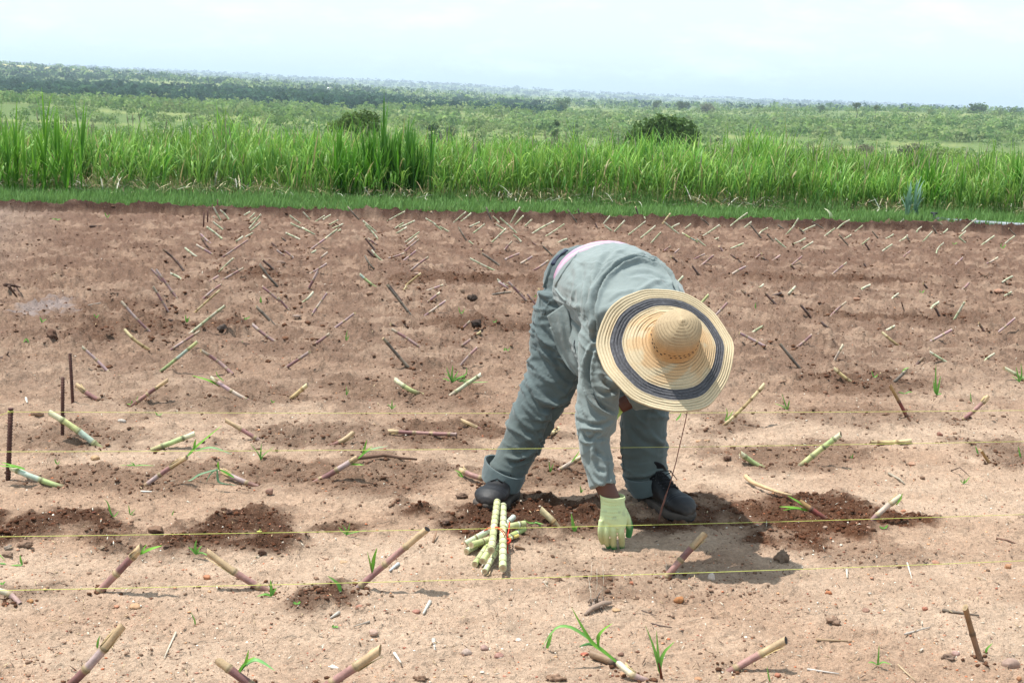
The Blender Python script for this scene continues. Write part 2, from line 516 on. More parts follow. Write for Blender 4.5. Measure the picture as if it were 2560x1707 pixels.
# clods: on the dug patches and lumps
x, y = field_pts(110000, 3.0, 17, 1.8); x, y = keep_field(x, y)
wet_shade, _ = patches(x, y)
cl = fbm(x * 2.1, y * 3.2, 101, 3)
pr = np.clip(wet_shade * .9, 0, 1) * .40 + ss(cl, .5, .75) * .10 + .02 + .20 * ss(y, 5.5, 9)
m = rng.uniform(0, 1, len(x)) < pr * 1.3
x, y, wet_shade = x[m], y[m], wet_shade[m]
size = (.0025 + .010 * rng.power(.32, len(x)) * rng.uniform(.3, 1, len(x))) * (.8 + .35 * np.clip(wet_shade, 0, 1)) * (y / 5) ** .7
kk = np.clip(wet_shade, 0, 1)[:, None]
_, vv = uv(x, y)
dryc = lin((136, 110, 92)) * (1 - ss(vv, 5, 9)[:, None]) + lin((104, 78, 64)) * ss(vv, 5, 9)[:, None]
cc = (dryc * (1 - kk) + lin((90, 58, 42)) * kk) * rng.uniform(.6, 1.2, (len(x), 1))
print('clods', len(x))
g = scatter('soil_clods', x, y, size, cc, (ICV, ICF), MAT_CLOD, flat=.75, jit=.3)
tag(g, 'loose brown soil crumbs lying on the dug planting holes', 'soil clods', kind='stuff')

# straw litter
def slivers(name, n, label, cat, y0=3.0, y1=11, cols=None, l0=.006, l1=.035, w=.0016):
    x, y = field_pts(n, y0, y1, 2.1); x, y = keep_field(x, y); n = len(x)
    a = rng.uniform(0, pi, n); l = rng.uniform(l0, l1, n) * rng.uniform(.4, 1, n); ww = w * rng.uniform(.6, 1.8, n) * (y / 5) ** .5
    dx, dy = np.cos(a) * l / 2, np.sin(a) * l / 2; nx, ny = -np.sin(a) * ww, np.cos(a) * ww
    z1 = height(x - dx, y - dy) + .003; z2 = height(x + dx, y + dy) + .003 + rng.uniform(0, .012, n); zm = np.maximum((z1 + z2) / 2, height(x, y) + .003) + .001
    P = np.stack([np.stack([x - dx, y - dy, z1], 1), np.stack([x + nx, y + ny, zm], 1), np.stack([x - nx, y - ny, zm], 1), np.stack([x + dx, y + dy, z2], 1), np.stack([x, y, zm - .003], 1)], 1).reshape(-1, 3)
    F0 = np.array([(0, 1, 2), (1, 3, 2), (0, 4, 1), (4, 3, 1), (0, 2, 4), (4, 2, 3)])
    F = (F0[None] + (np.arange(n) * 5)[:, None, None]).reshape(-1, 3)
    pal = np.array([lin(c) for c in cols])
    C = np.repeat(pal[rng.integers(0, len(pal), n)] * rng.uniform(.8, 1.1, (n, 1)), 5, 0)
    return tag(mesh_np(name, P, F, C, MAT_STRAW), label, cat, kind='stuff')
MAT_STRAW = node_mat('dry_straw', .8, noise=[(90, 3, .2)], spec=.25)
slivers('straw_litter', 2600, 'bits of pale and dark dry straw strewn over the soil', 'straw', cols=[(205, 196, 178), (150, 128, 104), (92, 74, 62), (188, 165, 130), (120, 96, 80)])

# ------------------------------------------------------------------ blades: grass, cane, straw
def blades(n, base, length, width, lean_az, lean, bend, col0, col1, seg=4, twist=None):
    """curved tapered strips. base (n,3); lean = start tilt from vertical, bend = added tilt at the tip"""
    t = np.linspace(0, 1, seg + 1)
    ang = lean[:, None] + bend[:, None] * t[None] ** 1.6
    dl = (length / seg)[:, None]
    hx = np.cumsum(np.sin(ang) * dl, 1) - np.sin(ang) * dl; hz = np.cumsum(np.cos(ang) * dl, 1) - np.cos(ang) * dl
    ca, sa = np.cos(lean_az)[:, None], np.sin(lean_az)[:, None]
    cx = base[:, 0:1] + hx * ca; cy = base[:, 1:2] + hx * sa; cz = base[:, 2:3] + hz
    wprof = np.where(t < .35, .55 + t / .35 * .45, (1 - ((t - .35) / .65) ** 1.6)); wprof[-1] = 0.03
    w = width[:, None] * wprof[None] / 2
    tw = (lean_az + pi / 2 + (rng.uniform(-.7, .7, n) if twist is None else twist))[:, None]
    ox, oy = np.cos(tw) * w, np.sin(tw) * w
    Lf = np.stack([cx - ox, cy - oy, cz], 2); Rt = np.stack([cx + ox, cy + oy, cz], 2)
    P = np.stack([Lf, Rt], 2).reshape(n, -1, 3)
    k = 2 * (seg + 1)
    i = np.arange(seg) * 2
    F0 = np.stack([i, i + 1, i + 3, i + 2], 1)
    F = (F0[None] + (np.arange(n) * k)[:, None, None]).reshape(-1, 4)
    tt = np.repeat(t, 2)[None, :, None]
    C = (col0[:, None, :] * (1 - tt) + col1[:, None, :] * tt).reshape(-1, 3)
    return P.reshape(-1, 3), F, C

MAT_GRASS = node_mat('grass_blade', .55, trans=.3, spec=.3)
MAT_CANE = node_mat('cane_leaf', .5, noise=[(3, 2, .15)], trans=.34, spec=.35)

def xy_from_uv(u, v):
    return u * cos(TH) - v * sin(TH), u * sin(TH) + v * cos(TH)

def build_grass():
    n = 52000
    u = rng.uniform(-6.5, 13.5, n); v = 16.86 + rng.uniform(0, 1, n) ** .9 * 2.45
    v += (fbm(u * 2, u * 0, 111, 4, .7) - .5) * .4
    x, y = xy_from_uv(u, v); z = height(x, y) - .005
    d = fbm(u * 1.5, v * 2, 112, 3)
    ln = rng.uniform(.05, .13, n) * (.4 + 1.3 * d) * (1 + .9 * ss(v, 18.5, 19.3))
    c0 = lin((84, 116, 58)) * rng.uniform(.6, 1.3, (n, 1)); c1 = lin((118, 156, 84)) * rng.uniform(.7, 1.25, (n, 1))
    P, F, C = blades(n, np.stack([x, y, z], 1), ln, rng.uniform(.006, .014, n), rng.uniform(0, 2 * pi, n), rng.uniform(0, .5, n), rng.uniform(0, 1.0, n), c0, c1, 2)
    tag(mesh_np('grass_strip', P, F, C, MAT_GRASS), 'short bright green grass strip between dug field and tall cane', 'grass', kind='stuff')
build_grass()

def cane_leaves(x, y, hgt, nb, bright):
    """several leaves for each stool"""
    n = len(x) * nb
    bx = np.repeat(x, nb) + rng.normal(0, .05, n); by = np.repeat(y, nb) + rng.normal(0, .05, n)
    hh = np.repeat(hgt, nb); br = np.repeat(bright, nb, 0)
    bz = height(bx, by)
    up = rng.uniform(0, 1, n) ** .8
    z0 = bz + hh * up * .45
    ln = hh * rng.uniform(.48, .80, n) * (1.1 - .35 * up)
    lean = rng.uniform(.02, .38, n) * (1 + .8 * (1 - up))
    bend = rng.uniform(.0, 1.0, n) ** 1.3 * 2.5
    az = rng.uniform(0, 2 * pi, n)
    wd = rng.uniform(.012, .026, n)
    t = rng.uniform(0, 1, (n, 1))
    c0 = (lin((62, 108, 42)) * (1 - t) + lin((104, 138, 56)) * t) * rng.uniform(.7, 1.2, (n, 1)) * br
    c1 = (lin((94, 150, 56)) * (1 - t) + lin((152, 184, 84)) * t) * rng.uniform(.8, 1.2, (n, 1)) * br
    dead = rng.uniform(0, 1, n) < .05 + .12 * (up < .15)
    c0[dead] = lin((150, 140, 92)); c1[dead] = lin((178, 165, 120))
    return blades(n, np.stack([bx, by, z0], 1), ln, wd, az, lean, bend, c0, c1, 5)

def build_cane():
    n = 3900
    u = rng.uniform(-9, 15, n); v = 18.95 + rng.power(1.0, n) * 5.2
    m = rng.uniform(0, 1, n) < (1 - .55 * ss(v, 20.5, 24))
    u, v = u[m], v[m]
    x, y = xy_from_uv(u, v)
    hgt = (.86 + .42 * (fbm(u * .8, v * .8, 121, 3) - .5) * 2) * rng.uniform(.8, 1.12, len(u))
    hgt *= 1.07 + .36 * (1 - ss(u, -5.5, -1.8)) + .10 * ss(u, 5, 9)
    hgt *= 1 - .25 * ss(v, 22, 24.2)
    hgt *= .75 + .25 * ss(v, 18.9, 19.5)
    br = (.5 + 1.0 * fbm(u * 1.6, v * 1.6, 123, 3))[:, None]
    P, F, C = cane_leaves(x, y, hgt, 10, br)
    tag(mesh_np('cane_crop', P, F, C, MAT_CANE), 'dense waist high band of bright green sugar cane leaves behind the grass', 'sugar cane', kind='stuff')
    # dry leaves hanging and lying at the foot of the crop
    n = 5000
    u = rng.uniform(-7, 13.5, n); v = 18.68 + rng.uniform(0, 1, n) * .8
    k = fbm(u * 1.3, u * 0, 131, 3)
    m = rng.uniform(0, 1, n) < ss(k, .3, .65)
    u, v = u[m], v[m]; n = len(u)
    x, y = xy_from_uv(u, v); z = height(x, y) + rng.uniform(0, .28, n) ** 1.5
    pal = np.array([lin(c) for c in [(198, 188, 150), (170, 150, 112), (150, 140, 100), (128, 112, 84), (205, 205, 185)]])
    c = pal[rng.integers(0, 5, n)] * rng.uniform(.4, .9, (n, 1))
    P, F, C = blades(n, np.stack([x, y, z], 1), rng.uniform(.12, .4, n), rng.uniform(.008, .02, n), rng.uniform(0, 2 * pi, n), rng.uniform(.7, 1.7, n), rng.uniform(.2, 1.8, n), c, c * 1.05, 4)
    tag(mesh_np('dry_cane_trash', P, F, C, MAT_STRAW), 'tangle of dry straw coloured cane leaves at the foot of the crop', 'dry leaves', kind='stuff')
    # pinkish seed plumes standing among the leaves
    n = 150
    u = rng.uniform(-7, 13.5, n); v = rng.uniform(19.1, 22.5, n); x, y = xy_from_uv(u, v)
    mb = MB()
    for i in range(n):
        z0 = Hz(x[i], y[i]); h = rng.uniform(.7, 1.0); a = rng.uniform(-.08, .08, 2)
        p = np.array([[x[i], y[i], z0 + .3], [x[i] + a[0] * .5, y[i] + a[1] * .5, z0 + h - .18], [x[i] + a[0] * .8, y[i] + a[1] * .8, z0 + h - .08], [x[i] + a[0], y[i] + a[1], z0 + h]])
        mb.tube(p, [.002, .003, .010, .002], lin((146, 140, 116)) * rng.uniform(.8, 1.2), 5, False)
    tag(mb.build('seed_plumes', MAT_STRAW), 'thin pinkish brown seed plumes standing up through the cane leaves', 'grass plumes', kind='stuff')
build_cane()

def clump(name, px, py, nst, hgt, spread, label, cat, cols, wd=.03, nb=9, lean=.22, bendx=1.6, group=None):
    b = gnd(px, py)
    r = empty(name, b, label, cat, group)
    for k in range(nst):
        bx, by = b[0] + rng.normal(0, spread), b[1] + rng.normal(0, spread * .7)
        bz = Hz(bx, by); h = hgt * rng.uniform(.5, .85) if k > 1 else hgt * (1 - .10 * k)
        n = nb
        up = np.linspace(0, 1, n)
        c0 = lin(cols[0]) * rng.uniform(.7, 1.15, (n, 1)); c1 = lin(cols[1]) * rng.uniform(.8, 1.15, (n, 1))
        ln = h * (.62 - .12 * up) * rng.uniform(.85, 1.1, n)
        P, F, C = blades(n, np.stack([np.full(n, bx), np.full(n, by), bz + h * .5 * up], 1), ln, rng.uniform(.6, 1, n) * wd, rng.uniform(0, 2 * pi, n), rng.uniform(.03, lean, n) * (1.6 - up), rng.uniform(0, bendx, n) * (1 - .75 * up), c0, c1, 6)
        mesh_np('leaf_stem', P, F, C, MAT_CANE, parent=r)
    return r
GR = ((56, 108, 30), (104, 160, 44))
clump('cane_clump', 985, 498, 44, 1.40, .20, 'tallest dark green cane clump rising above the crop left of the worker', 'sugar cane clump', ((54, 100, 34), (98, 148, 52)), .034)
clump('cane_clump', 920, 497, 16, 1.12, .20, 'second tall cane clump just left of the tallest dark clump', 'sugar cane clump', GR, .035)
clump('cane_clump', 872, 498, 12, 1.0, .18, 'bright cane clump with arching leaves left of both tall clumps', 'sugar cane clump', GR, .035)
clump('cane_clump', 160, 487, 8, 1.4, .12, 'tall bright cane shoots standing high near the left edge of the crop', 'sugar cane clump', ((70, 124, 34), (128, 180, 60)), .035)
clump('cane_clump', 45, 485, 9, 1.14, .16, 'leftmost tall cane shoots at the left end of the crop', 'sugar cane clump', ((70, 124, 34), (128, 180, 60)), .035)
clump('cane_clump', 2330, 533, 8, .95, .16, 'dark green cane clump behind the blue green plant at right', 'sugar cane clump', GR, .035)
clump('cane_clump', 2545, 533, 8, 1.05, .14, 'tall leafy cane clump at the right end behind the pipe', 'sugar cane clump', GR, .035)
clump('blue_green_plant', 2278, 548, 5, .62, .07, 'blue green broad bladed plant standing alone at the grass edge right', 'plant', ((92, 128, 104), (138, 172, 150)), .04, 8, .35, 1.2)

# ------------------------------------------------------------------ distant bush
MAT_LEAF = node_mat('bush_foliage', .9, trans=.38, spec=.05)
MAT_BARK = node_mat('bark', .9, noise=[(20, 4, .25)], spec=.1)
def leafballs(cx, cy, cz, rx, rz, nq, col, qs=.32, under=.15):
    """ellipsoid crowns of small outward facing leaf quads"""
    n = len(cx)
    d = rng.normal(0, 1, (n, nq, 3)); d[:, :, 2] = np.abs(d[:, :, 2]) * np.where(rng.uniform(0, 1, (n, nq)) < under, -.5, 1)
    d /= np.linalg.norm(d, axis=2, keepdims=True)
    lump = 1 + .22 * np.sin(d[:, :, 0] * 5 + cx[:, None]) * np.cos(d[:, :, 1] * 4.3 + cy[:, None]) + rng.uniform(-.22, .16, (n, nq))
    R = np.stack([rx, rx, rz], 1)[:, None, :]
    P = d * R * lump[:, :, None]
    nr = d + rng.normal(0, .45, (n, nq, 3)); nr /= np.linalg.norm(nr, axis=2, keepdims=True)
    a = np.cross(nr, rng.normal(0, 1, (n, nq, 3))); a /= np.linalg.norm(a, axis=2, keepdims=True)
    b = np.cross(nr, a)
    s = (qs * np.minimum(rx, rz * 1.3))[:, None, None] * rng.uniform(.5, 1.25, (n, nq, 1))
    C0 = np.stack([cx, cy, cz], 1)[:, None, :] + P
    V = np.stack([C0 - a * s, C0 + b * s * .8, C0 + a * s, C0 - b * s * .8], 2).reshape(-1, 3)
    F = np.arange(n * nq * 4).reshape(-1, 4)
    C = np.repeat((col[:, None, :] * rng.uniform(.85, 1.15, (n, nq, 1))).reshape(-1, 3), 4, 0)
    return V, F, C

def far_xy(n, sx0, sx1, y0, y1, p=2.0):
    y = (rng.uniform(1 / y1 ** (p - 1), 1 / y0 ** (p - 1), n)) ** (-1 / (p - 1))
    return rng.uniform(sx0, sx1, n) * y, y

def bushes(name, n, sx0, sx1, y0, y1, r0, r1, pal, nq, label, cat, p=2.0, thin=None, qs=.32, asp=.75):
    x, y = far_xy(n, sx0, sx1, y0, y1, p)
    if thin is not None:
        k = fbm(x / thin[0], y / thin[0], thin[1], 3); m = rng.uniform(0, 1, n) < ss(k, thin[2], thin[3]); x, y = x[m], y[m]
    n = len(x)
    r = rng.uniform(r0, r1, n) * rng.uniform(.7, 1.15, n)
    pal = np.array([lin(c) for c in pal])
    col = pal[rng.integers(0, len(pal), n)] * rng.uniform(.8, 1.2, (n, 1))
    V, F, C = leafballs(x, y, height(x, y) + r * asp * .55, r, r * asp, nq, col, qs)
    return tag(mesh_np(name, V, F, C, MAT_LEAF), label, cat, kind='stuff')
G1 = [(108, 134, 74), (118, 140, 80), (102, 128, 76), (124, 146, 84), (112, 134, 86), (126, 140, 92)]
bushes('savanna_scrub', 420, -.5, .55, 70, 150, .45, .95, G1, 240, 'pale green low scrub just beyond the cane band', 'scrub', 2.0, None, .10)
bushes('savanna_scrub', 3400, -.7, .7, 140, 420, 1.0, 1.9, G1, 80, 'grey green low savanna scrub filling the valley behind the cane', 'scrub', 2.0, (90, 141, .1, .4), .17)
bushes('savanna_scrub', 7000, -.75, .75, 400, 1300, 1.4, 2.9, G1, 26, 'paler scrub bushes on the farther part of the valley', 'scrub', 2.0, (150, 143, .1, .4), .26)
DK = [(56, 84, 64), (48, 74, 60), (64, 92, 66), (44, 70, 58)]
bushes('dark_woodland', 4200, -.85, -.10, 640, 2100, 3.2, 5.2, DK, 18, 'dark blue green woodland covering the low slope at far left', 'woodland', 2.0, (260, 145, .38, .5))
bushes('dark_woodland', 900, -.12, .03, 700, 1700, 2.2, 4.2, DK, 18, 'broken dark tree patches where the left woodland thins out', 'woodland', 2.0, (120, 147, .42, .6))
bushes('far_woodland', 4600, -.9, .85, 1300, 4500, 3.0, 6.0, G1 + DK, 12, 'hazy mixed woodland in the far distance', 'woodland', 2.0)
bushes('ridge_woodland', 4000, -.85, .80, 4300, 7600, 6, 11, [(40, 66, 62), (34, 58, 58)], 12, 'blue hazy trees along the farthest ridge on the skyline', 'woodland', 1.6, None, .4)

def tree(px, top, wpx, D, label, col, kind='round', cat='tree', group=None, base=None):
    p = atY(px, 300, D); x = p[0]
    z0 = Hz(x, D)
    zt = atY(px, top, D)[2]
    w = wpx / FPX * D * 1.01
    h = max(zt - z0, w * .5)
    r = empty('tree' if cat == 'tree' else 'bush', (x, D, z0), label, cat, group)
    col = lin(col)
    mb = MB()
    cr = w / 2
    hc = {'round': .55, 'flat': .26, 'bush': .55, 'thin': .5, 'wide': .36}[kind] * w
    if kind == 'bush': hc = h * .62
    zc = zt - hc
    tr = max(w * .035, .06)
    bend = rng.normal(0, .05, 2) * h
    mb.tube([(x, D, z0 - .4), (x + bend[0], D + bend[1], (z0 + zc) / 2), (x, D, zc)], [tr * 1.4, tr, tr * .7], lin((92, 82, 72)), 7)
    for k in range(5):
        a = k * 1.26 + rng.uniform(0, 1)
        mb.tube([(x, D, zc - hc * .7), (x + cos(a) * cr * .35, D + sin(a) * cr * .35, zc - hc * .2), (x + cos(a) * cr * .75, D + sin(a) * cr * .75, zc + hc * .2)], [tr * .6, tr * .4, tr * .15], lin((92, 82, 72)), 5)
    mb.build('trunk', MAT_BARK, r)
    k = 22
    a = rng.uniform(0, 2 * pi, k); q = np.sqrt(rng.uniform(0, 1, k)) * .72
    cx = x + np.cos(a) * q * cr; cy = D + np.sin(a) * q * cr
    cz = zc + rng.uniform(-.45, .5, k) * hc * (1 - q * .7)
    if kind in ('round', 'wide') and D > 200:
        low = rng.uniform(0, 1, k) < .45
        cz = np.where(low, z0 + rng.uniform(.1, 1, k) * (zc - z0), cz)
        cx = np.where(low, x + (cx - x) * .75, cx)
    if kind in ('bush',):
        cz = z0 + h * (.35 + rng.uniform(0, .40, k) * (1 - q ** 2 * .3))
    rr = cr * rng.uniform(.28, .42, k); rz = np.minimum(rr, hc * .6)
    if kind == 'bush': rz = rr * .8
    nq = 150 if wpx > 80 else 46
    V, F, C = leafballs(cx, cy, cz, rr, rz, nq, np.repeat(col[None], k, 0) * rng.uniform(.75, 1.2, (k, 1)), .16 if wpx > 80 else .26, .3)
    mesh_np('crown', V, F, C, MAT_LEAF, parent=r)
    return r
tree(1655, 282, 190, 88, 'dark flat topped thorn bush behind the cane above the worker', (72, 94, 50), 'bush', 'bush')
tree(888, 256, 130, 95, 'dark green rounded bush left of the tallest cane clump', (84, 106, 52), 'bush', 'bush')
tree(1402, 233, 40, 882, 'round green tree alone on the skyline above the worker', (92, 116, 66), 'round')
tree(2440, 251, 58, 882, 'large umbrella crowned tree on the skyline near the right edge', (84, 104, 62), 'wide')
tree(2138, 252, 22, 630, 'tall thin tree with bare stem on the skyline right of centre', (96, 108, 78), 'thin')
tree(2188, 260, 18, 672, 'small thin pale green tree just right of the tall thin one', (110, 124, 80), 'thin')
tree(2050, 258, 22, 798, 'small round tree on the skyline left of the tall thin one', (96, 112, 76), 'round')
tree(1768, 247, 40, 798, 'grey half bare tree on the skyline right of the dark thorn bush', (124, 126, 104), 'round')
tree(1638, 243, 28, 1008, 'small tree on the skyline directly above the dark thorn bush', (98, 116, 78), 'round')
tree(1704, 249, 34, 987, 'low spreading tree between the thorn bush and the grey bare tree', (88, 104, 66), 'wide')
tree(1898, 257, 34, 987, 'low rounded tree alone on the skyline right of the grey tree', (96, 116, 74), 'round')
tree(2352, 268, 54, 945, 'low bushy tree on the skyline left of the umbrella crowned tree', (92, 112, 66), 'round')
tree(2262, 268, 34, 966, 'greyish low tree on the skyline between thin trees and umbrella tree', (120, 122, 98), 'wide')
tree(2540, 261, 52, 903, 'green tree on the skyline cut by the right edge', (92, 112, 66), 'round')
tree(2490, 268, 46, 924, 'flat pale tree just right of the umbrella crowned tree', (110, 126, 84), 'wide')
tree(1240, 264, 46, 630, 'dark tree with forked bare trunk in the scrub left of the worker', (78, 96, 60), 'round')
tree(1300, 252, 46, 798, 'pale green tree standing just right of the dark forked tree', (104, 126, 78), 'round')
tree(1205, 248, 48, 882, 'pale green bushy tree behind the dark forked tree', (108, 128, 80), 'round')
tree(1388, 277, 28, 260, 'small dark bush below the round skyline tree', (72, 92, 58), 'bush', 'bush')
tree(1438, 284, 24, 250, 'small grey green bush right of the small dark bush', (86, 104, 74), 'bush', 'bush')
tree(1085, 283, 44, 220, 'dark spiky bush right behind the tallest cane clump', (74, 92, 60), 'bush', 'bush')
tree(1130, 290, 36, 230, 'grey green bush between the spiky bush and forked tree', (100, 114, 84), 'bush', 'bush')
tree(1796, 309, 18, 200, 'tiny dark bush right of the dark thorn bush', (66, 86, 56), 'bush', 'bush')
tree(2290, 333, 90, 140, 'wide grey bush just above the cane at right', (112, 116, 92), 'bush', 'bush')
tree(2170, 330, 60, 150, 'grey twiggy bush left of the wide grey bush above the cane', (128, 128, 104), 'bush', 'bush')
tree(560, 229, 64, 1092, 'large pale green tree at the valley edge left, nearer the centre', (104, 128, 76), 'round')
tree(622, 240, 60, 903, 'grey green tree just right of the large pale valley tree', (98, 120, 76), 'round')
tree(178, 217, 58, 1176, 'pale green tree standing against the dark woodland at left', (112, 134, 84), 'round')
tree(86, 234, 46, 693, 'dark bushy tree in the scrub near the left edge', (78, 100, 64), 'round')
tree(266, 252, 32, 630, 'grey bare looking bush in the scrub left of centre', (124, 126, 102), 'bush', 'bush')
tree(335, 266, 30, 609, 'reddish grey bush right of the bare looking one', (118, 116, 92), 'bush', 'bush')
tree(18, 163, 46, 1500, 'dark tree clump highest on the left skyline', (58, 80, 56), 'round')
tree(578, 204, 34, 1300, 'dark round tree above the woodland left of centre', (56, 78, 52), 'round')

def far_house(px, py, D, w, label):
    p = atY(px, py, D); r = empty('house', p, label, 'house', 'tiny white houses far across the valley')
    x, y, z = p; d = 5; h = 3.0
    def prism(name, pts, q, c):
        mesh_np(name, pts, q, np.tile(c, (len(pts), 1)), MAT_WALL, parent=r)
    zz = z - 6
    prism('wall', [(x - w / 2, y, zz), (x + w / 2, y, zz), (x + w / 2, y + d, zz), (x - w / 2, y + d, zz), (x - w / 2, y, z), (x + w / 2, y, z), (x + w / 2, y + d, z), (x - w / 2, y + d, z)],
          np.array([(0, 1, 5, 4), (1, 2, 6, 5), (2, 3, 7, 6), (3, 0, 4, 7)]), lin((225, 225, 225)))
    mesh_np('roof', [(x - w / 2 - .4, y - .4, z + .01), (x + w / 2 + .4, y - .4, z + .01), (x + w / 2 + .4, y + d + .4, z + .01), (x - w / 2 - .4, y + d + .4, z + .01), (x - w / 2, y + d / 2, z + 1.6), (x + w / 2, y + d / 2, z + 1.6)],
            [np.array([(0, 1, 5, 4), (2, 3, 4, 5), (0, 3, 2, 1)]), np.array([(1, 2, 5), (3, 0, 4)])], np.tile(lin((230, 230, 235)), (6, 1)), MAT_WALL, parent=r)
MAT_WALL = node_mat('white_wall', .7, noise=[(1, 2, .1)])
far_house(824, 223, 1500, 5, 'tiny white house far across the valley, left one of the pair')
far_house(838, 224, 1500, 4, 'tiny white house far across the valley, right one of the pair')

# ------------------------------------------------------------------ air
def build_haze():
    bm = bmesh.new(); bmesh.ops.create_cube(bm, size=1)
    for v in bm.verts:
        v.co = Vector((v.co.x * 22000, 3500 + v.co.y * 14000, (v.co.z + .5) * 132 - 32))
    me = bpy.data.meshes.new('haze'); bm.to_mesh(me); bm.free()
    m = bpy.data.materials.new('haze'); m.use_nodes = True
    nt = m.node_tree
    for n in list(nt.nodes): nt.nodes.remove(n)
    o = nt.nodes.new('ShaderNodeOutputMaterial'); p = nt.nodes.new('ShaderNodeVolumePrincipled')
    p.inputs['Color'].default_value = (.72, .87, 1.0, 1); p.inputs['Density'].default_value = HAZE
    p.inputs['Anisotropy'].default_value = .2
    nt.links.new(p.outputs[0], o.inputs['Volume'])
    me.materials.append(m)
    ob = bpy.data.objects.new('haze', me); COL.objects.link(ob); tag(ob, 'pale blue haze over the distant land', kind='stuff')
HAZE = .00019
if HAZE: build_haze()
# ------------------------------------------------------------------ cane cuttings (setts)
MAT_SETT = node_mat('cane_stalk', .6, noise=[(30, 4, .28), (220, 3, .16)], bump=[(150, .3, .001)], spec=.35)
MAT_SHOOT = node_mat('shoot_leaf', .5, trans=.3, spec=.35)
PALS = {  # internode colours, node colour, tip colour
    'P': ([(136, 98, 94), (146, 110, 102), (120, 84, 80), (156, 136, 132)], (150, 130, 98), (176, 150, 116)),
    'G': ([(168, 172, 118), (150, 164, 110), (158, 172, 156), (176, 178, 122)], (128, 130, 92), (196, 192, 158)),
    'W': ([(180, 182, 152), (170, 176, 140), (186, 182, 158)], (150, 148, 112), (205, 200, 176)),
    'D': ([(96, 70, 62), (112, 84, 74), (84, 64, 58)], (90, 74, 60), (130, 106, 84)),
    'Y': ([(178, 158, 112), (168, 146, 104), (186, 170, 128)], (140, 116, 78), (196, 180, 140)),
    'R': ([(100, 48, 44), (86, 42, 40), (118, 60, 52)], (96, 66, 50), (140, 110, 70)),
    'L': ([(168, 140, 140), (178, 152, 148), (158, 126, 128), (184, 166, 150)], (160, 142, 112), (196, 186, 160)),
    'B': ([(122, 92, 70), (134, 84, 72), (140, 112, 78)], (104, 78, 56), (128, 96, 66)),
 'F': ([(150, 116, 112), (162, 132, 126), (140, 104, 102), (168, 146, 140)], (150, 130, 108), (180, 164, 142)),
 'K': ([(112, 100, 88), (126, 112, 96), (100, 90, 80)], (92, 82, 70), (140, 128, 106)),
}
def stalk_profile(length, r, near):
    """positions along 0..1 with radius factor and kind (0 internode, 1 node)"""
    seg = rng.uniform(.055, .085)
    out = []
    s = rng.uniform(.02, .05)
    nodes = []
    while s < length - .015:
        nodes.append(s); s += seg * rng.uniform(.85, 1.2)
    return nodes

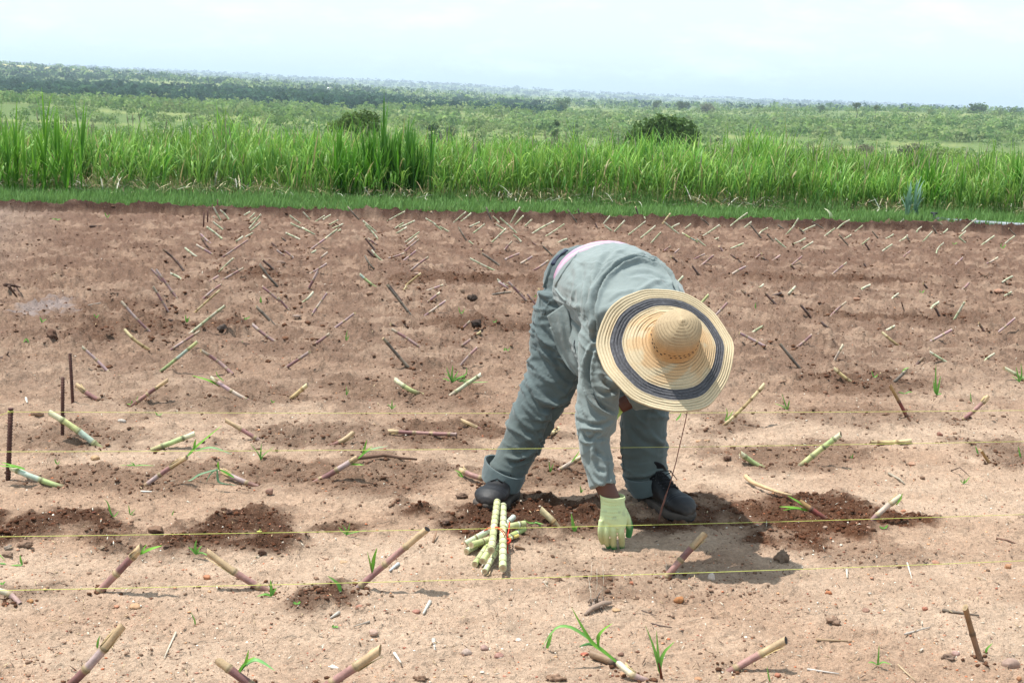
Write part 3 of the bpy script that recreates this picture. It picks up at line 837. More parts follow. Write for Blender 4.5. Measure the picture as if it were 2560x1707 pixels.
def sett(tip, base, pal, r=.0105, near=False, label=None, group='sugar cane cuttings planted across the field', cut=None, tipcol=None):
    tip = np.asarray(tip, float); base = np.asarray(base, float)
    d = tip - base; Ln = np.linalg.norm(d); d /= Ln
    b0 = base - d * .03
    L2 = Ln + .03
    inter, ncol, tcol = PALS[pal]
    inter = [lin(c) for c in inter]; ncol = lin(ncol); tcol = lin(tipcol) if tipcol else lin(tcol)
    nodes = stalk_profile(L2, r, near)
    side = np.cross(d, (0, 0, 1.)); side /= np.linalg.norm(side) + 1e-9
    bow = rng.normal(0, .010 if near else .014) * side + np.array([0, 0, rng.normal(0, .003)])
    zz = 0
    def pt(s):
        t = s / L2
        return b0 + d * s + bow * sin(pi * t)
    k0 = rng.integers(0, len(inter))
    S = [0.0]; Rr = [r]; Cc = [inter[k0]]
    prev = 0
    for i, s in enumerate(nodes + [L2]):
        last = i == len(nodes)
        c = inter[(k0 + i) % len(inter)] * rng.uniform(.9, 1.1)
        if last: c = tcol * rng.uniform(.9, 1.05) if near or L2 - prev < .04 else c
        m = (prev + s) / 2
        S += [prev + (s - prev) * .12 + 1e-4, m, s - (s - prev) * .12]; Rr += [r * .97, r * .93, r * .97]; Cc += [c * .95, c, c * 1.08]
        if not last:
            S += [s, s + .0035, s + .007]; Rr += [r * 1.07, r * 1.09, r]; Cc += [ncol, ncol * .8, ncol * 1.1]
            prev = s + .008
    S.append(L2); Rr.append(r * .96); Cc.append(tcol)
    o = np.argsort(S, kind='stable'); S = np.array(S)[o]; Rr = np.array(Rr)[o]; Cc = np.array(Cc)[o]
    n = 12 if near else 6
    P = np.array([pt(s) for s in S])
    V, Q, _ = tube_np(P, Rr, n, False)
    # slanted cut at the tip
    e = (V[-n:] - P[-1])
    V[-n:] += d * (e @ np.array([rng.normal(0, .4), rng.normal(0, .3), rng.uniform(.2, .8)]))[:, None]
    C = np.repeat(Cc, n, 0)
    if near:
        C = C * (1 + .10 * np.sin(np.tile(np.arange(n), len(S)) * 1.7 + np.repeat(S, n) * 80))[:, None]
        low = 1 - ss(np.repeat(S, n), .03, .06)
        C = C * (1 - .5 * low[:, None]) + lin((110, 80, 60)) * (.5 * low[:, None])
    capc = V[-n:].mean(0)
    cutc = lin(cut) if cut else lin((150, 128, 96))
    V2 = np.concatenate([V[-n:] + d * .0004, [capc + d * .0004]]); j = np.arange(n)
    T2 = np.stack([j, (j + 1) % n, np.full(n, n)], 1)
    if near:
        root = empty('cane_cutting', base, label, 'cane cutting', group)
        mesh_np('stalk', V, Q, C, MAT_SETT, True, root)
        cc = np.tile(cutc, (n + 1, 1)); cc[-1] *= .45
        mesh_np('cut_end', V2, T2, cc, MAT_SETT, False, root)
        for s in nodes:
            if s < .028: continue
            V3, Q3, _ = tube_np([pt(s - .0015), pt(s + .001), pt(s + .0045), pt(s + .0065)], [r * 1.04, r * 1.13, r * 1.12, r * 1.02], n, False)
            mesh_np('node_ring', V3, Q3, np.tile(ncol * rng.uniform(.6, 1.1), (len(V3), 1)), MAT_SETT, True, root)
        if pal in 'PLY' and rng.uniform() < .8:       # shred of dry leaf sheath
            s0 = nodes[-1] if nodes else L2 * .6
            mb = MB()
            for q in range(3):
                a = rng.uniform(0, 2 * pi); off = (side * cos(a) + np.cross(side, d) * sin(a)) * r * 1.12
                P3 = [pt(s0) + off, pt(s0 + (L2 - s0) * .5) + off * 1.1, pt(min(L2, s0 + (L2 - s0) * rng.uniform(.7, 1.0))) + off * rng.uniform(1.2, 1.8)]
                mb.tube(P3, [(.004, .0006), (.003, .0006), (.0008, .0005)], lin((190, 168, 120)), 5, True)
            mb.build('dry_sheath', MAT_STRAW, root)
        return root
    mb = MB(); mb.add(V, Q, C * .86)
    mb.add(V2, T2, np.tile(cutc, (n + 1, 1)))
    o = mb.build('cane_cutting', MAT_SETT)
    return tag(o, label, 'cane cutting', group)

def leaf_strip(P, w, col, col2=None, n=12, name='leaf', parent=None, mat=None):
    """leaf along control points P (3d), max width w, slightly folded"""
    P = np.asarray(P, float)
    t = np.linspace(0, 1, n); k = len(P) - 1
    # Catmull-Rom
    Q = []
    for a in t * k:
        i = min(int(a), k - 1); f = a - i
        p0 = P[max(i - 1, 0)]; p1 = P[i]; p2 = P[i + 1]; p3 = P[min(i + 2, k)]
        Q.append(.5 * (2 * p1 + (p2 - p0) * f + (2 * p0 - 5 * p1 + 4 * p2 - p3) * f * f + (-p0 + 3 * p1 - 3 * p2 + p3) * f ** 3))
    Q = np.array(Q); _, T = frames(Q)
    view = cC - Q; view /= np.linalg.norm(view, axis=1)[:, None]
    up = np.array([0, 0, 1.])
    s = np.cross(T, up * .75 + view * .5); s /= np.linalg.norm(s, axis=1)[:, None] + 1e-9
    nn = np.cross(s, T)
    prof = np.where(t < .3, .45 + t / .3 * .55, 1 - ((t - .3) / .7) ** 1.7); prof[-1] = .03
    W = (w * prof / 2)[:, None]
    V = np.stack([Q - s * W, Q - nn * W * .35, Q + s * W], 1).reshape(-1, 3)
    i = np.arange(n - 1)[:, None] * 3
    F = np.concatenate([np.concatenate([i, i + 1, i + 4, i + 3], 1), np.concatenate([i + 1, i + 2, i + 5, i + 4], 1)])
    c1 = lin(col); c2 = lin(col2 if col2 else col)
    C = np.repeat(c1 * (1 - t[:, None]) + c2 * t[:, None], 3, 0); C[1::3] *= 1.18
    return mesh_np(name, V, F, C, mat or MAT_SHOOT, True, parent)

def leaf_px(pts, w, parent=None, col=(92, 150, 50), col2=(130, 178, 70), name='leaf', Y=None):
    """pts: photo pixels along the leaf plus optional depth offsets; starts at world Y"""
    P = [atY(p[0], p[1], Y + (p[2] if len(p) > 2 else 0)) for p in pts]
    P = [q if q[2] > Hz(q[0], q[1]) + .003 else np.array([q[0], q[1], Hz(q[0], q[1]) + .004]) for q in P]
    return leaf_strip(P, w, col, col2, parent=parent, name=name)

# --- cuttings of the nearer rows, written out one by one: tip x,y, base x,y (photo pixels), palette, radius mm, label
NEAR = [
 (353, 1368, 246, 1480, 'P', 12.5, 'thick purple cutting with yellow tip, leaning right, front left below the third string'),
 (518, 1379, 662, 1473, 'P', 11.5, 'long purple cutting leaning left between the two dark soil heaps at front left'),
 (307, 1563, 172, 1712, 'P', 12, 'purple cutting with charred slanted tip, lowest one at the left bottom edge'),
 (551, 1655, 640, 1722, 'P', 12, 'pinkish cutting leaning left at the bottom edge with a bright shoot'),
 (-12, 1474, 28, 1498, 'L', 10, 'short grey purple cutting cut off by the left edge at front'),
 (1068, 1322, 893, 1472, 'P', 11, 'longest purple cutting leaning right with hollow tan tip left of the cane bundle'),
 (950, 1624, 815, 1715, 'P', 13, 'thick pink cutting leaning right at the bottom edge left of centre'),
 (1762, 1334, 1667, 1442, 'P', 12, 'pink cutting with frayed tan top standing in the hat shadow'),
 (1965, 1600, 1826, 1678, 'P', 11.5, 'pink cutting with pale hollow tip leaning right at lower right'),
 (2413, 1518, 2452, 1650, 'B', 9, 'tan cutting tapering to a dry top standing almost upright at lower right'),
 (1480, 1637, 1549, 1666, 'D', 13, 'dark cutting with black hollow end lying beside the big green shoot'),
 (1549, 1660, 1602, 1690, 'L', 10, 'short whitish cutting lying in line with the black ended one'),
 (125, 1032, 238, 1112, 'G', 14, 'thick green cutting leaning left between the rusty rods'),
 (192, 962, 250, 1000, 'P', 12, 'short purple cutting with yellow end beside the rearmost rusty rod'),
 (420, 950, 343, 1005, 'P', 10, 'reddish cutting leaning right, right of the rusty rods'),
 (527, 944, 616, 998, 'L', 10.5, 'pale cutting leaning left with a green leaf pointing left from its tip'),
 (768, 962, 727, 996, 'Y', 11, 'short yellow curved cutting above the first string'),
 (487, 1084, 396, 1119, 'G', 12.5, 'short green cutting lying between the two nearest left strings'),
 (563, 1050, 646, 1100, 'P', 10, 'dark red cutting leaning left just under the first string'),
 (467, 1143, 365, 1214, 'P', 10, 'slim purple cutting leaning right with a tall leafy shoot at its tip'),
 (553, 1177, 630, 1210, 'P', 11, 'short purple cutting with a fountain of drooping leaves'),
 (28, 1170, 153, 1216, 'G', 11.5, 'yellow and purple cutting leaning left at the foot of the front rusty rod'),
 (987, 948, 1043, 980, 'G', 13, 'short green cutting leaning left, left one of a V pair near the weeds'),
 (1202, 937, 1136, 982, 'W', 11.5, 'whitish green cutting leaning right beside the weed tuft'),
 (882, 1082, 840, 1106, 'P', 11, 'short dark pink cutting leaning right between the first and second strings'),
 (973, 1078, 1125, 1085, 'P', 10, 'long thin pink cutting lying flat on the soil'),
 (1152, 1050, 1193, 1071, 'P', 9.5, 'small brownish pink cutting leaning left near the worker'),
 (893, 1144, 793, 1203, 'P', 12.5, 'thick pink cutting with green shoots at its tip under the second string'),
 (1153, 1175, 1215, 1194, 'P', 12, 'brown hollow cutting poking out behind the left boot'),
 (1452, 1143, 1397, 1176, 'L', 10.5, 'pink and tan cutting partly behind the worker sleeve'),
 (1396, 1071, 1376, 1083, 'Y', 10, 'tiny tan cutting stub between the worker legs'),
 (1352, 1274, 1388, 1314, 'Y', 13, 'split dry cutting in the dark soil between boot and glove'),
 (1911, 960, 1811, 1060, 'Y', 8.5, 'long thin dry tan cutting leaning right beside the hat'),
 (2102, 1086, 2004, 1163, 'G', 13, 'thick bright green cutting leaning right, right of the worker'),
 (1851, 1133, 1905, 1167, 'G', 12, 'short green cutting with white cut end leaning left, right of the leg'),
 (2276, 1102, 2193, 1105, 'Y', 11, 'tan cutting lying flat on the soil right of the thick green one'),
 (2453, 1126, 2476, 1159, 'R', 8, 'small dark red sharp stub at the right'),
 (2003, 1256, 2063, 1297, 'R', 11.5, 'dark red cutting with yellow end and green leaves in the reddish soil'),
 (2252, 1240, 2187, 1296, 'L', 11, 'pink and yellow cutting leaning right in the reddish soil'),
 (2470, 990, 2403, 1048, 'P', 11, 'bright pink cutting leaning right crossed by the first string'),
 (2226, 965, 2266, 1040, 'R', 9.5, 'dark reddish cutting leaning left below the forked pale one'),
 (2267, 922, 2227, 960, 'K', 10, 'forked pale cutting with green tip leaning right above the dark reddish one'),
 (2085, 921, 2122, 950, 'Y', 10.5, 'tan cutting leaning left beside a lump of dark soil'),
 (2510, 920, 2572, 956, 'G', 11, 'green cutting leaning left cut off by the right edge'),
]
for (tx, ty, bx, by, pal, r, lab) in NEAR:
    b = gnd(bx, by); flat = abs(ty - by) < 14 or (abs(ty - by) < 40 and abs(tx - bx) > abs(ty - by) * 2.2)
    if flat and abs(ty - by) < 14:
        b = gnd(bx, by, r / 1000); t = gnd(tx, ty, r / 1000 * 1.2)
    else:
        t = atY(tx, ty, b[1] + (.01 if not flat else .05))
        zt = Hz(t[0], t[1]) + r / 1000
        if t[2] < zt: t[2] = zt
    cut = (40, 32, 28) if 'hollow' in lab or 'charred' in lab else None
    o = sett(t, b, pal, r / 1000 * .93, True, lab[0:], cut=cut)
NR = {o['label']: o for o in COL.objects if o.type == 'EMPTY' and o.get('category') == 'cane cutting'}
def of(start):
    for k, o in NR.items():
        if start in k: return o
    raise KeyError(start)

# shoots and leaves growing from those cuttings: (part of label, depth, [leaf pixel paths], width)
gr1, gr2 = (88, 142, 46), (128, 176, 66); bl1, bl2 = (96, 132, 96), (132, 164, 128)
SH = [
 ('yellow tip, leaning right', [([(352, 1384), (375, 1372), (406, 1363)], .014, gr1, gr2), ([(350, 1386), (362, 1366), (368, 1360)], .007, gr1, gr2)]),
 ('bottom edge with a bright shoot', [([(592, 1684), (612, 1660), (622, 1622)], .011, gr1, gr2), ([(592, 1684), (615, 1655), (640, 1640)], .010, gr1, gr2), ([(600, 1672), (640, 1648), (688, 1676)], .013, (96, 150, 84), (128, 180, 110)), ([(590, 1690), (604, 1668), (614, 1656)], .009, gr1, gr1)]),
 ('longest purple cutting', [([(930, 1433), (925, 1405), (918, 1378)], .006, (92, 82, 50), gr2), ([(930, 1430), (935, 1395), (943, 1368)], .012, gr1, gr2)]),
 ('black hollow end', [([(1552, 1662), (1508, 1626), (1480, 1605), (1452, 1560), (1428, 1516)], .015, gr1, gr2), ([(1500, 1620), (1460, 1586), (1420, 1565), (1386, 1572), (1354, 1620)], .012, (92, 144, 70), (124, 170, 90)), ([(1496, 1616), (1496, 1590), (1510, 1572), (1532, 1557)], .011, gr1, gr2), ([(1490, 1612), (1470, 1609), (1447, 1616)], .012, (70, 120, 62), (88, 140, 80))]),
 ('green leaf pointing left', [([(552, 966), (520, 950), (478, 938)], .014, gr1, gr2), ([(560, 952), (545, 940), (540, 928)], .008, gr1, gr2)]),
 ('tall leafy shoot', [([(468, 1140), (495, 1112), (555, 1063)], .013, gr1, gr2), ([(485, 1128), (530, 1118), (580, 1136)], .011, gr1, bl2), ([(484, 1126), (487, 1108), (490, 1096)], .010, gr1, gr2), ([(468, 1140), (478, 1132), (488, 1124)], .009, gr1, gr1)]),
 ('fountain of drooping leaves', [([(585, 1193), (560, 1178), (543, 1172)], .012, gr1, gr1), ([(545, 1172), (500, 1185), (478, 1215), (468, 1234)], .010, bl1, bl2), ([(543, 1172), (545, 1200), (556, 1232), (590, 1258)], .010, bl1, bl2), ([(545, 1172), (528, 1182), (515, 1205)], .008, bl1, bl2), ([(547, 1172), (545, 1160), (546, 1152)], .009, gr1, gr2)]),
 ('foot of the front rusty rod', [([(62, 1172), (35, 1164), (2, 1155)], .012, gr1, gr2), ([(50, 1168), (25, 1166), (-8, 1163)], .009, gr1, gr2)]),
 ('green shoots at its tip', [([(905, 1140), (912, 1118), (917, 1098)], .010, gr1, gr2), ([(898, 1144), (925, 1124), (970, 1114)], .010, gr1, bl2), ([(895, 1146), (912, 1130), (932, 1114)], .009, gr1, gr2), ([(870, 1160), (890, 1160), (912, 1162)], .012, gr1, gr2)]),
 ('yellow end and green leaves', [([(2030, 1278), (1985, 1268), (1948, 1266)], .013, gr1, gr2), ([(2010, 1262), (1990, 1250), (1968, 1238)], .011, gr1, gr2), ([(2000, 1270), (1975, 1272), (1956, 1276)], .008, gr1, gr2)]),
 ('leaning right in the reddish soil', [([(2240, 1262), (2250, 1248), (2257, 1232)], .008, gr1, gr2)]),
 ('forked pale cutting', [([(2255, 930), (2262, 922), (2275, 918)], .008, gr1, gr2)]),
 ('partly behind the worker sleeve', [([(1428, 1155), (1440, 1140), (1450, 1124)], .008, gr1, gr2)]),
 ('poking out behind the left boot', [([(1158, 1192), (1148, 1180), (1136, 1174)], .009, gr1, gr2), ([(1158, 1192), (1148, 1188), (1142, 1180)], .008, gr1, gr2)]),
 ('beside the hat', [([(1812, 1052), (1818, 1035), (1815, 1018)], .007, gr1, gr2), ([(1814, 1052), (1826, 1038), (1834, 1024)], .006, gr1, gr2)]),
]
for key, lv in SH:
    o = of(key); Y = o.location[1]
    for pts, w, a, b in lv:
        leaf_px([(p[0], p[1], -.004 * i) for i, p in enumerate(pts)], w, o, a, b, Y=Y)

# --- the rest of the field: tile offsets (x0, y0, scale) and tip/base pairs inside the tile
T_ = {
 'A': (0, 520, 4, [(2135,-10,2220,145,'W'),(2130,100,2200,130,'W'),(2130,140,2250,235,'W'),(2065,190,2195,290,'W'),(2005,260,2095,345,'L'),(2015,300,2080,390,'D'),(1965,370,2145,475,'L'),(1855,405,1985,500,'W'),(1630,415,1810,600,'D'),(1510,610,1650,770,'P'),(1558,615,1770,910,'P'),(1705,655,1810,725,'W'),(1530,785,1690,1050,'P'),(1215,935,1490,1225,'P'),(1250,1220,1455,1385,'Y'),(2340,500,2205,625,'W'),(2185,680,2020,785,'P'),(2215,765,2050,895,'P'),(2200,820,1965,1030,'Y'),(2250,980,1940,1225,'W'),(2000,1230,1745,1395,'P'),(1976,1336,1600,1640,'G'),(2010,1425,2280,1628,'P'),(820,1390,1072,1632,'L')]),
 'B': (500, 520, 4, [(480,320,185,520,'P'),(435,600,245,710,'P'),(530,250,440,300,'W'),(425,290,360,335,'W'),(500,40,465,60,'W'),(550,50,505,95,'W'),(610,65,505,190,'W'),(560,95,500,145,'W'),(605,145,490,235,'W'),(200,20,270,95,'W'),(895,75,1000,150,'W'),(1030,40,1080,95,'W'),(910,155,1010,200,'W'),(1025,200,1125,255,'W'),(855,250,1005,320,'W'),(815,295,915,370,'D'),(715,350,755,400,'D'),(765,420,845,475,'P'),(850,430,985,540,'P'),(625,520,740,620,'D'),(595,560,795,795,'K'),(630,680,690,715,'P'),(620,785,780,920,'P'),(780,895,900,1040,'P'),(560,985,775,1210,'K'),(525,1165,760,1335,'P'),(1305,70,1250,105,'W'),(1245,80,1175,125,'W'),(1385,120,1280,175,'W'),(1430,160,1310,210,'W'),(1375,215,1265,300,'W'),(1405,215,1360,245,'W'),(1265,300,1110,415,'L'),(1160,425,1095,470,'W'),(1275,445,1170,530,'L'),(1270,555,1130,640,'L'),(1180,630,1085,810,'P'),(1130,845,1060,915,'W'),(1275,845,1130,1055,'L'),(1550,1050,1310,1225,'L'),(1295,1255,1145,1355,'P'),(1095,1440,832,1612,'P'),(1480,-10,1610,130,'K'),(1630,130,1770,250,'W'),(1650,165,1775,310,'W'),(1650,300,1755,430,'D'),(1680,305,1750,355,'P'),(1675,420,1745,485,'D'),(1715,420,1815,520,'W'),(1650,480,1755,615,'K'),(1600,665,1775,800,'G'),(1870,770,2085,1045,'K'),(1890,770,2035,945,'D'),(1905,1160,2000,1215,'D'),(1920,1215,2190,1390,'P'),(1830,1300,2100,1615,'K'),(2050,35,1885,125,'W'),(2035,150,1940,215,'W'),(2145,130,2020,185,'W'),(2065,195,1970,250,'W'),(2195,240,2070,330,'W'),(2165,290,2065,375,'L'),(2190,315,2040,440,'P'),(2035,455,1920,490,'P'),(2165,425,2015,540,'L'),(2285,490,2105,630,'P'),(2210,655,2070,770,'Y'),(2070,785,2040,830,'Y')]),
 'C': (1000, 520, 4, [(400,845,280,945,'L'),(285,-5,320,75,'K'),(310,60,375,120,'W'),(255,105,420,200,'W'),(395,185,525,260,'W'),(340,160,415,225,'W'),(660,40,555,130,'W'),(710,55,630,120,'W'),(862,-8,905,100,'K'),(1200,-8,1115,140,'W'),(930,85,975,130,'W'),(1000,100,1145,235,'W'),(1235,80,1170,150,'W'),(1320,115,1240,190,'W'),(795,145,670,200,'W'),(850,160,720,260,'W'),(960,165,1060,225,'W'),(1060,210,935,330,'W'),(585,195,670,330,'K'),(1130,270,1190,320,'W'),(1120,335,1035,435,'P'),(690,350,760,390,'W'),(1540,135,1345,245,'W'),(1645,160,1470,275,'W'),(1670,310,1585,350,'W'),(1320,340,1385,390,'D'),(1430,385,1540,495,'K'),(815,420,860,465,'D'),(820,455,965,555,'K'),(1195,455,1080,505,'P'),(1325,485,1195,560,'L'),(1480,530,1325,630,'P'),(700,505,955,630,'W'),(430,770,275,825,'L'),(970,715,1070,780,'W'),(985,740,1080,810,'L'),(1110,840,960,862,'K'),(1080,735,1270,935,'P'),(1270,860,1390,1005,'P'),(1390,810,1430,865,'D'),(455,930,280,1055,'L'),(700,1130,595,1230,'P'),(810,1250,720,1310,'Y'),(705,1315,620,1375,'P'),(775,1395,595,1598,'P'),(1675,20,1750,125,'K'),(1775,95,1815,145,'K'),(2025,75,1960,145,'W'),(2100,80,2025,170,'W'),(1870,152,1935,160,'W'),(2250,125,2155,225,'W'),(2045,175,2170,265,'W'),(1950,150,1985,210,'D')]),
 'D': (1500, 520, 4, [(355,-10,400,130,'K'),(455,135,295,260,'W'),(440,155,500,190,'W'),(555,180,400,305,'W'),(610,245,510,355,'W'),(705,55,640,140,'Y'),(640,140,775,250,'W'),(790,160,720,200,'W'),(910,160,835,220,'W'),(1195,170,1010,290,'W'),(1190,175,1225,205,'W'),(820,250,950,325,'G'),(965,310,1065,390,'W'),(1005,100,1070,155,'K'),(1185,300,1090,340,'W'),(1435,355,1300,410,'W'),(1475,50,1325,165,'W'),(1515,140,1430,210,'W'),(1500,165,1605,290,'K'),(1680,200,1610,250,'W'),(1665,260,1755,350,'K'),(1750,310,1875,415,'W'),(1780,170,1835,210,'K'),(1985,105,1930,190,'W'),(1945,175,1830,300,'W'),(1985,200,2045,255,'K'),(2150,175,2035,230,'W'),(2120,140,2215,195,'K'),(2350,205,2265,270,'W'),(2050,305,1940,355,'W'),(2130,340,2020,410,'W'),(705,385,630,440,'P'),(795,410,720,470,'P'),(710,485,790,555,'D'),(1050,460,920,525,'P'),(1135,475,1005,580,'P'),(1190,385,1240,440,'P'),(1300,460,1415,550,'D'),(920,575,995,665,'D'),(1460,585,1300,680,'L'),(1615,455,1550,510,'P'),(1610,490,1700,555,'D'),(1800,475,1690,550,'P'),(2020,485,1915,570,'P'),(1905,570,1980,645,'D'),(2245,420,2205,465,'P'),(830,685,760,745,'W'),(1635,765,1575,810,'W'),(1410,820,1465,865,'D'),(1950,790,1850,890,'W'),(1650,850,1735,940,'D'),(1815,872,1700,890,'D'),(1085,870,1010,960,'G'),(1275,945,1140,1085,'P'),(2010,975,2080,1060,'D'),(1630,1185,1535,1245,'W'),(1395,1250,1700,1415,'L'),(2115,1270,1935,1410,'P'),(1800,1360,1998,1600,'K'),(2210,1140,2280,1190,'D')]),
 'E': (1972, 520, 4, [(610,120,500,200,'W'),(740,175,645,250,'W'),(1145,130,1055,215,'W'),(620,270,555,310,'W'),(500,265,600,375,'K'),(810,300,725,370,'W'),(760,350,800,410,'D'),(835,235,895,305,'K'),(1045,265,990,295,'W'),(1185,275,1105,330,'W'),(1180,280,1215,340,'K'),(1435,235,1330,345,'W'),(1435,185,1490,275,'K'),(1330,190,1295,225,'W'),(1590,210,1515,260,'W'),(1510,165,1580,210,'K'),(1875,110,1750,220,'W'),(1770,235,1700,300,'W'),(1695,290,1780,355,'W'),(2025,185,1975,230,'W'),(2055,280,1945,360,'W'),(2350,160,2210,265,'W'),(2260,280,2145,375,'W'),(2200,205,2270,270,'K'),(1550,350,1490,435,'W'),(1035,365,955,420,'W'),(580,545,435,665,'L'),(750,555,785,605,'D'),(1220,430,1165,475,'P'),(1740,495,1640,585,'L'),(2090,495,2000,545,'L'),(2235,685,2160,730,'W'),(2155,730,2205,780,'D'),(1800,750,1720,820,'P'),(815,770,735,815,'W'),(1345,755,1380,795,'D'),(1950,675,1980,705,'D'),(1100,855,1050,905,'W'),(2230,845,2145,890,'W'),(575,940,415,1100,'P'),(1500,945,1445,1000,'W'),(1455,990,1510,1105,'D'),(1760,935,1650,1120,'W'),(1060,1180,925,1245,'W'),(935,1245,1090,1370,'Y'),(1635,1215,1340,1375,'L'),(2265,1100,2030,1280,'L'),(1900,1150,1980,1280,'D'),(545,1365,455,1535,'L'),(1410,1440,1652,1590,'W'),(2060,1455,1975,1530,'W'),(1345,1500,1290,1560,'D')]),
}
cname = {'W': 'pale green', 'G': 'green', 'P': 'pinkish', 'L': 'pale pink', 'D': 'dark brown', 'K': 'grey', 'Y': 'straw yellow', 'R': 'dark red'}
FARS = []
for k, (x0, y0, sc, lst) in T_.items():
    for (a, b, c, d, pal) in lst:
        FARS.append([x0 + a / sc, y0 + b / sc, x0 + c / sc, y0 + d / sc, pal])
ORD = ['first', 'second', 'third', 'fourth', 'fifth', 'sixth', 'seventh', 'eighth', 'ninth', 'tenth', 'eleventh', 'twelfth', 'thirteenth', 'fourteenth', 'fifteenth', 'sixteenth', 'seventeenth', 'eighteenth', 'nineteenth', 'twentieth', 'twenty-first', 'twenty-second', 'twenty-third', 'twenty-fourth', 'twenty-fifth', 'twenty-sixth', 'twenty-seventh', 'twenty-eighth', 'twenty-ninth', 'thirtieth'] + ['%dth' % k for k in range(31, 80)]
groups = {}
for s in FARS:
    tx, ty, bx, by, pal = s
    v = uv(*gz0(bx, by)[:2])[1]
    band = 'by far grass edge' if v > 14.0 else ('in far rows' if v > 10.5 else ('in middle rows' if v > 7.9 else 'in nearer rows'))
    side = 'left of worker' if bx < 1330 else ('behind worker' if bx < 1560 else 'right of worker')
    lean = 'leaning right' if tx > bx else 'leaning left'
    if abs(ty - by) * 3 < abs(tx - bx): lean = 'lying flat'
    groups.setdefault((band, side, lean, pal), []).append(s)
for (band, side, lean, pal), lst in groups.items():
    lst.sort(key=lambda s: s[2])
    for i, s in enumerate(lst):
        tx, ty, bx, by, _ = s
        o_ = '' if len(lst) == 1 else ', ' + ORD[i] + ' such from left'
        if len(lst) == 1: o_ = ', the only such one'
        lab = f'{cname[pal]} cutting {lean} {band} {side}{o_}'
        b = gnd(bx, by)
        t = atY(tx, ty, b[1] + rng.uniform(-.02, .03))
        zt = Hz(t[0], t[1]) + .012
        if t[2] < zt: t[2] = zt
        Y = b[1]
        sett(t, b, {'P': 'F'}.get(pal, pal), .0086 * rng.uniform(.9, 1.15) * (1.12 if Y > 10 else 1), False, lab)

# ------------------------------------------------------------------ strings, rods, pipe
MAT_STRING = node_mat('yellow_string', .6, base=tuple(lin((196, 200, 104))), spec=.3)
MAT_RUST = node_mat('rusty_steel', .75, noise=[(40, 4, .35), (200, 3, .2)], bump=[(180, .6, .002)], spec=.3)
def string(pts, label, r=.0008, extra=None):
    P = []
    for (a, b) in zip(pts[:-1], pts[1:]):
        a, b = np.array(a), np.array(b)
        for t in np.linspace(0, 1, 9)[:-1]:
            p = a + (b - a) * t; p[2] -= .010 * 4 * t * (1 - t) * min(1, np.linalg.norm(b - a)); P.append(p)
    P.append(np.array(pts[-1]))
    mb = MB(); mb.tube(P, np.full(len(P), r), lin((205, 208, 110)), 6)
    return tag(mb.build('planting_string', MAT_STRING), label, 'string', 'yellow planting strings stretched along the rows')
def on_v(px, v, z):      # point on the row plane v = const seen at photo column px near height z
    d = ray(px, 1000); a = d[0] / d[1]
    # x = a*y ; v = -x sin + y cos
    y = v / (cos(TH) - a * sin(TH)); return np.array([a * y, y, z])
def ext(v, z, px0, px1): return [on_v(px0, v, z), on_v(px1, v, z)]
rod_top = {}
def rod(px, py, topx, topy, label, r=.007, hb=True):
    b = gnd(px, py); t = atY(topx, topy, b[1])
    root = empty('rusty_rod', b, label, 'metal rod', 'rusty steel rods holding the strings')
    d = (t - b); Ln = np.linalg.norm(d); d /= Ln
    mb = MB(); mb.tube([b - d * .05, b + d * Ln * .5, t], [r, r, r], lin((86, 58, 50)), 10); mb.build('shaft', MAT_RUST, root)
    if hb:
        m2 = MB(); s = .01
        while s < Ln:
            m2.tube([b + d * s, b + d * (s + .003)], [r * 1.22, r * 1.22], lin((78, 52, 46)), 10); s += .011
        m2.build('ribs', MAT_RUST, root)
    return t, d, b
t1, d1, b1 = rod(20, 1200, 27, 1020, 'thick ribbed rusty rod at the left edge holding the second string', .0085)
t2, d2, b2 = rod(156, 1090, 157, 943, 'dark straight rod between the other two near rods, beside the thick green cutting', .007)
t3, d3, b3 = rod(182, 1007, 175, 884, 'brown rod leaning slightly left, rearmost of the three near rods', .007)
for (a, b, c, d, lab) in [(509, 565, 510, 531, 'shortest of the four thin rods at the far left corner'), (519, 554, 519, 524, 'second of four thin rods from left at the far corner'), (532, 540, 531, 512, 'third of four thin rods from left at the far corner'), (545, 531, 544, 499, 'rightmost tall thin rod of the four at the far corner')]:
    rod(a, b, c, d, lab, .008, False)
k1 = t1 - d1 * .014
string([b1 + np.array([-.55, -.35, .12]), k1, on_v(2700, 5.43, .24)], 'rearmost yellow string, tied to the thick rusty rod at left')
string(ext(4.80, .265, -120, 2700), 'second yellow string from the back, crossing in front of the worker legs')
string(ext(4.245, .15, -120, 2700), 'third yellow string, crossing over the cane bundle and the glove')
string(ext(3.78, .15, -120, 2700), 'nearest yellow string, crossing in front of the hat shadow')
# small knots on the strings
def knot(p, root_label):
    mb = MB(); p = np.array(p)
    mb.tube([p + [-.008, 0, 0], p, p + [.008, 0, .001]], [.001, .0035, .001], lin((214, 190, 60)), 6)
    mb.tube([p, p + [.003, -.002, .010]], [.0009, .0006], lin((214, 190, 60)), 5)
    return mb.build('knot', MAT_STRING)
s3 = [o for o in COL.objects if o.get('label', '').startswith('third yellow')][0]
kk = knot(on_v(652, 4.245, .147), ''); kk.parent = s3
s1 = [o for o in COL.objects if o.get('label', '').startswith('rearmost yellow')][0]
mb = MB(); aa = np.linspace(0, 4 * pi, 25)
mb.tube(np.stack([k1[0] + .0098 * np.cos(aa), k1[1] + .0098 * np.sin(aa), k1[2] + aa * .0006 - .003], 1), np.full(25, .0014), lin((205, 208, 110)), 5)
q = mb.build('loop', MAT_STRING); q.parent = s1

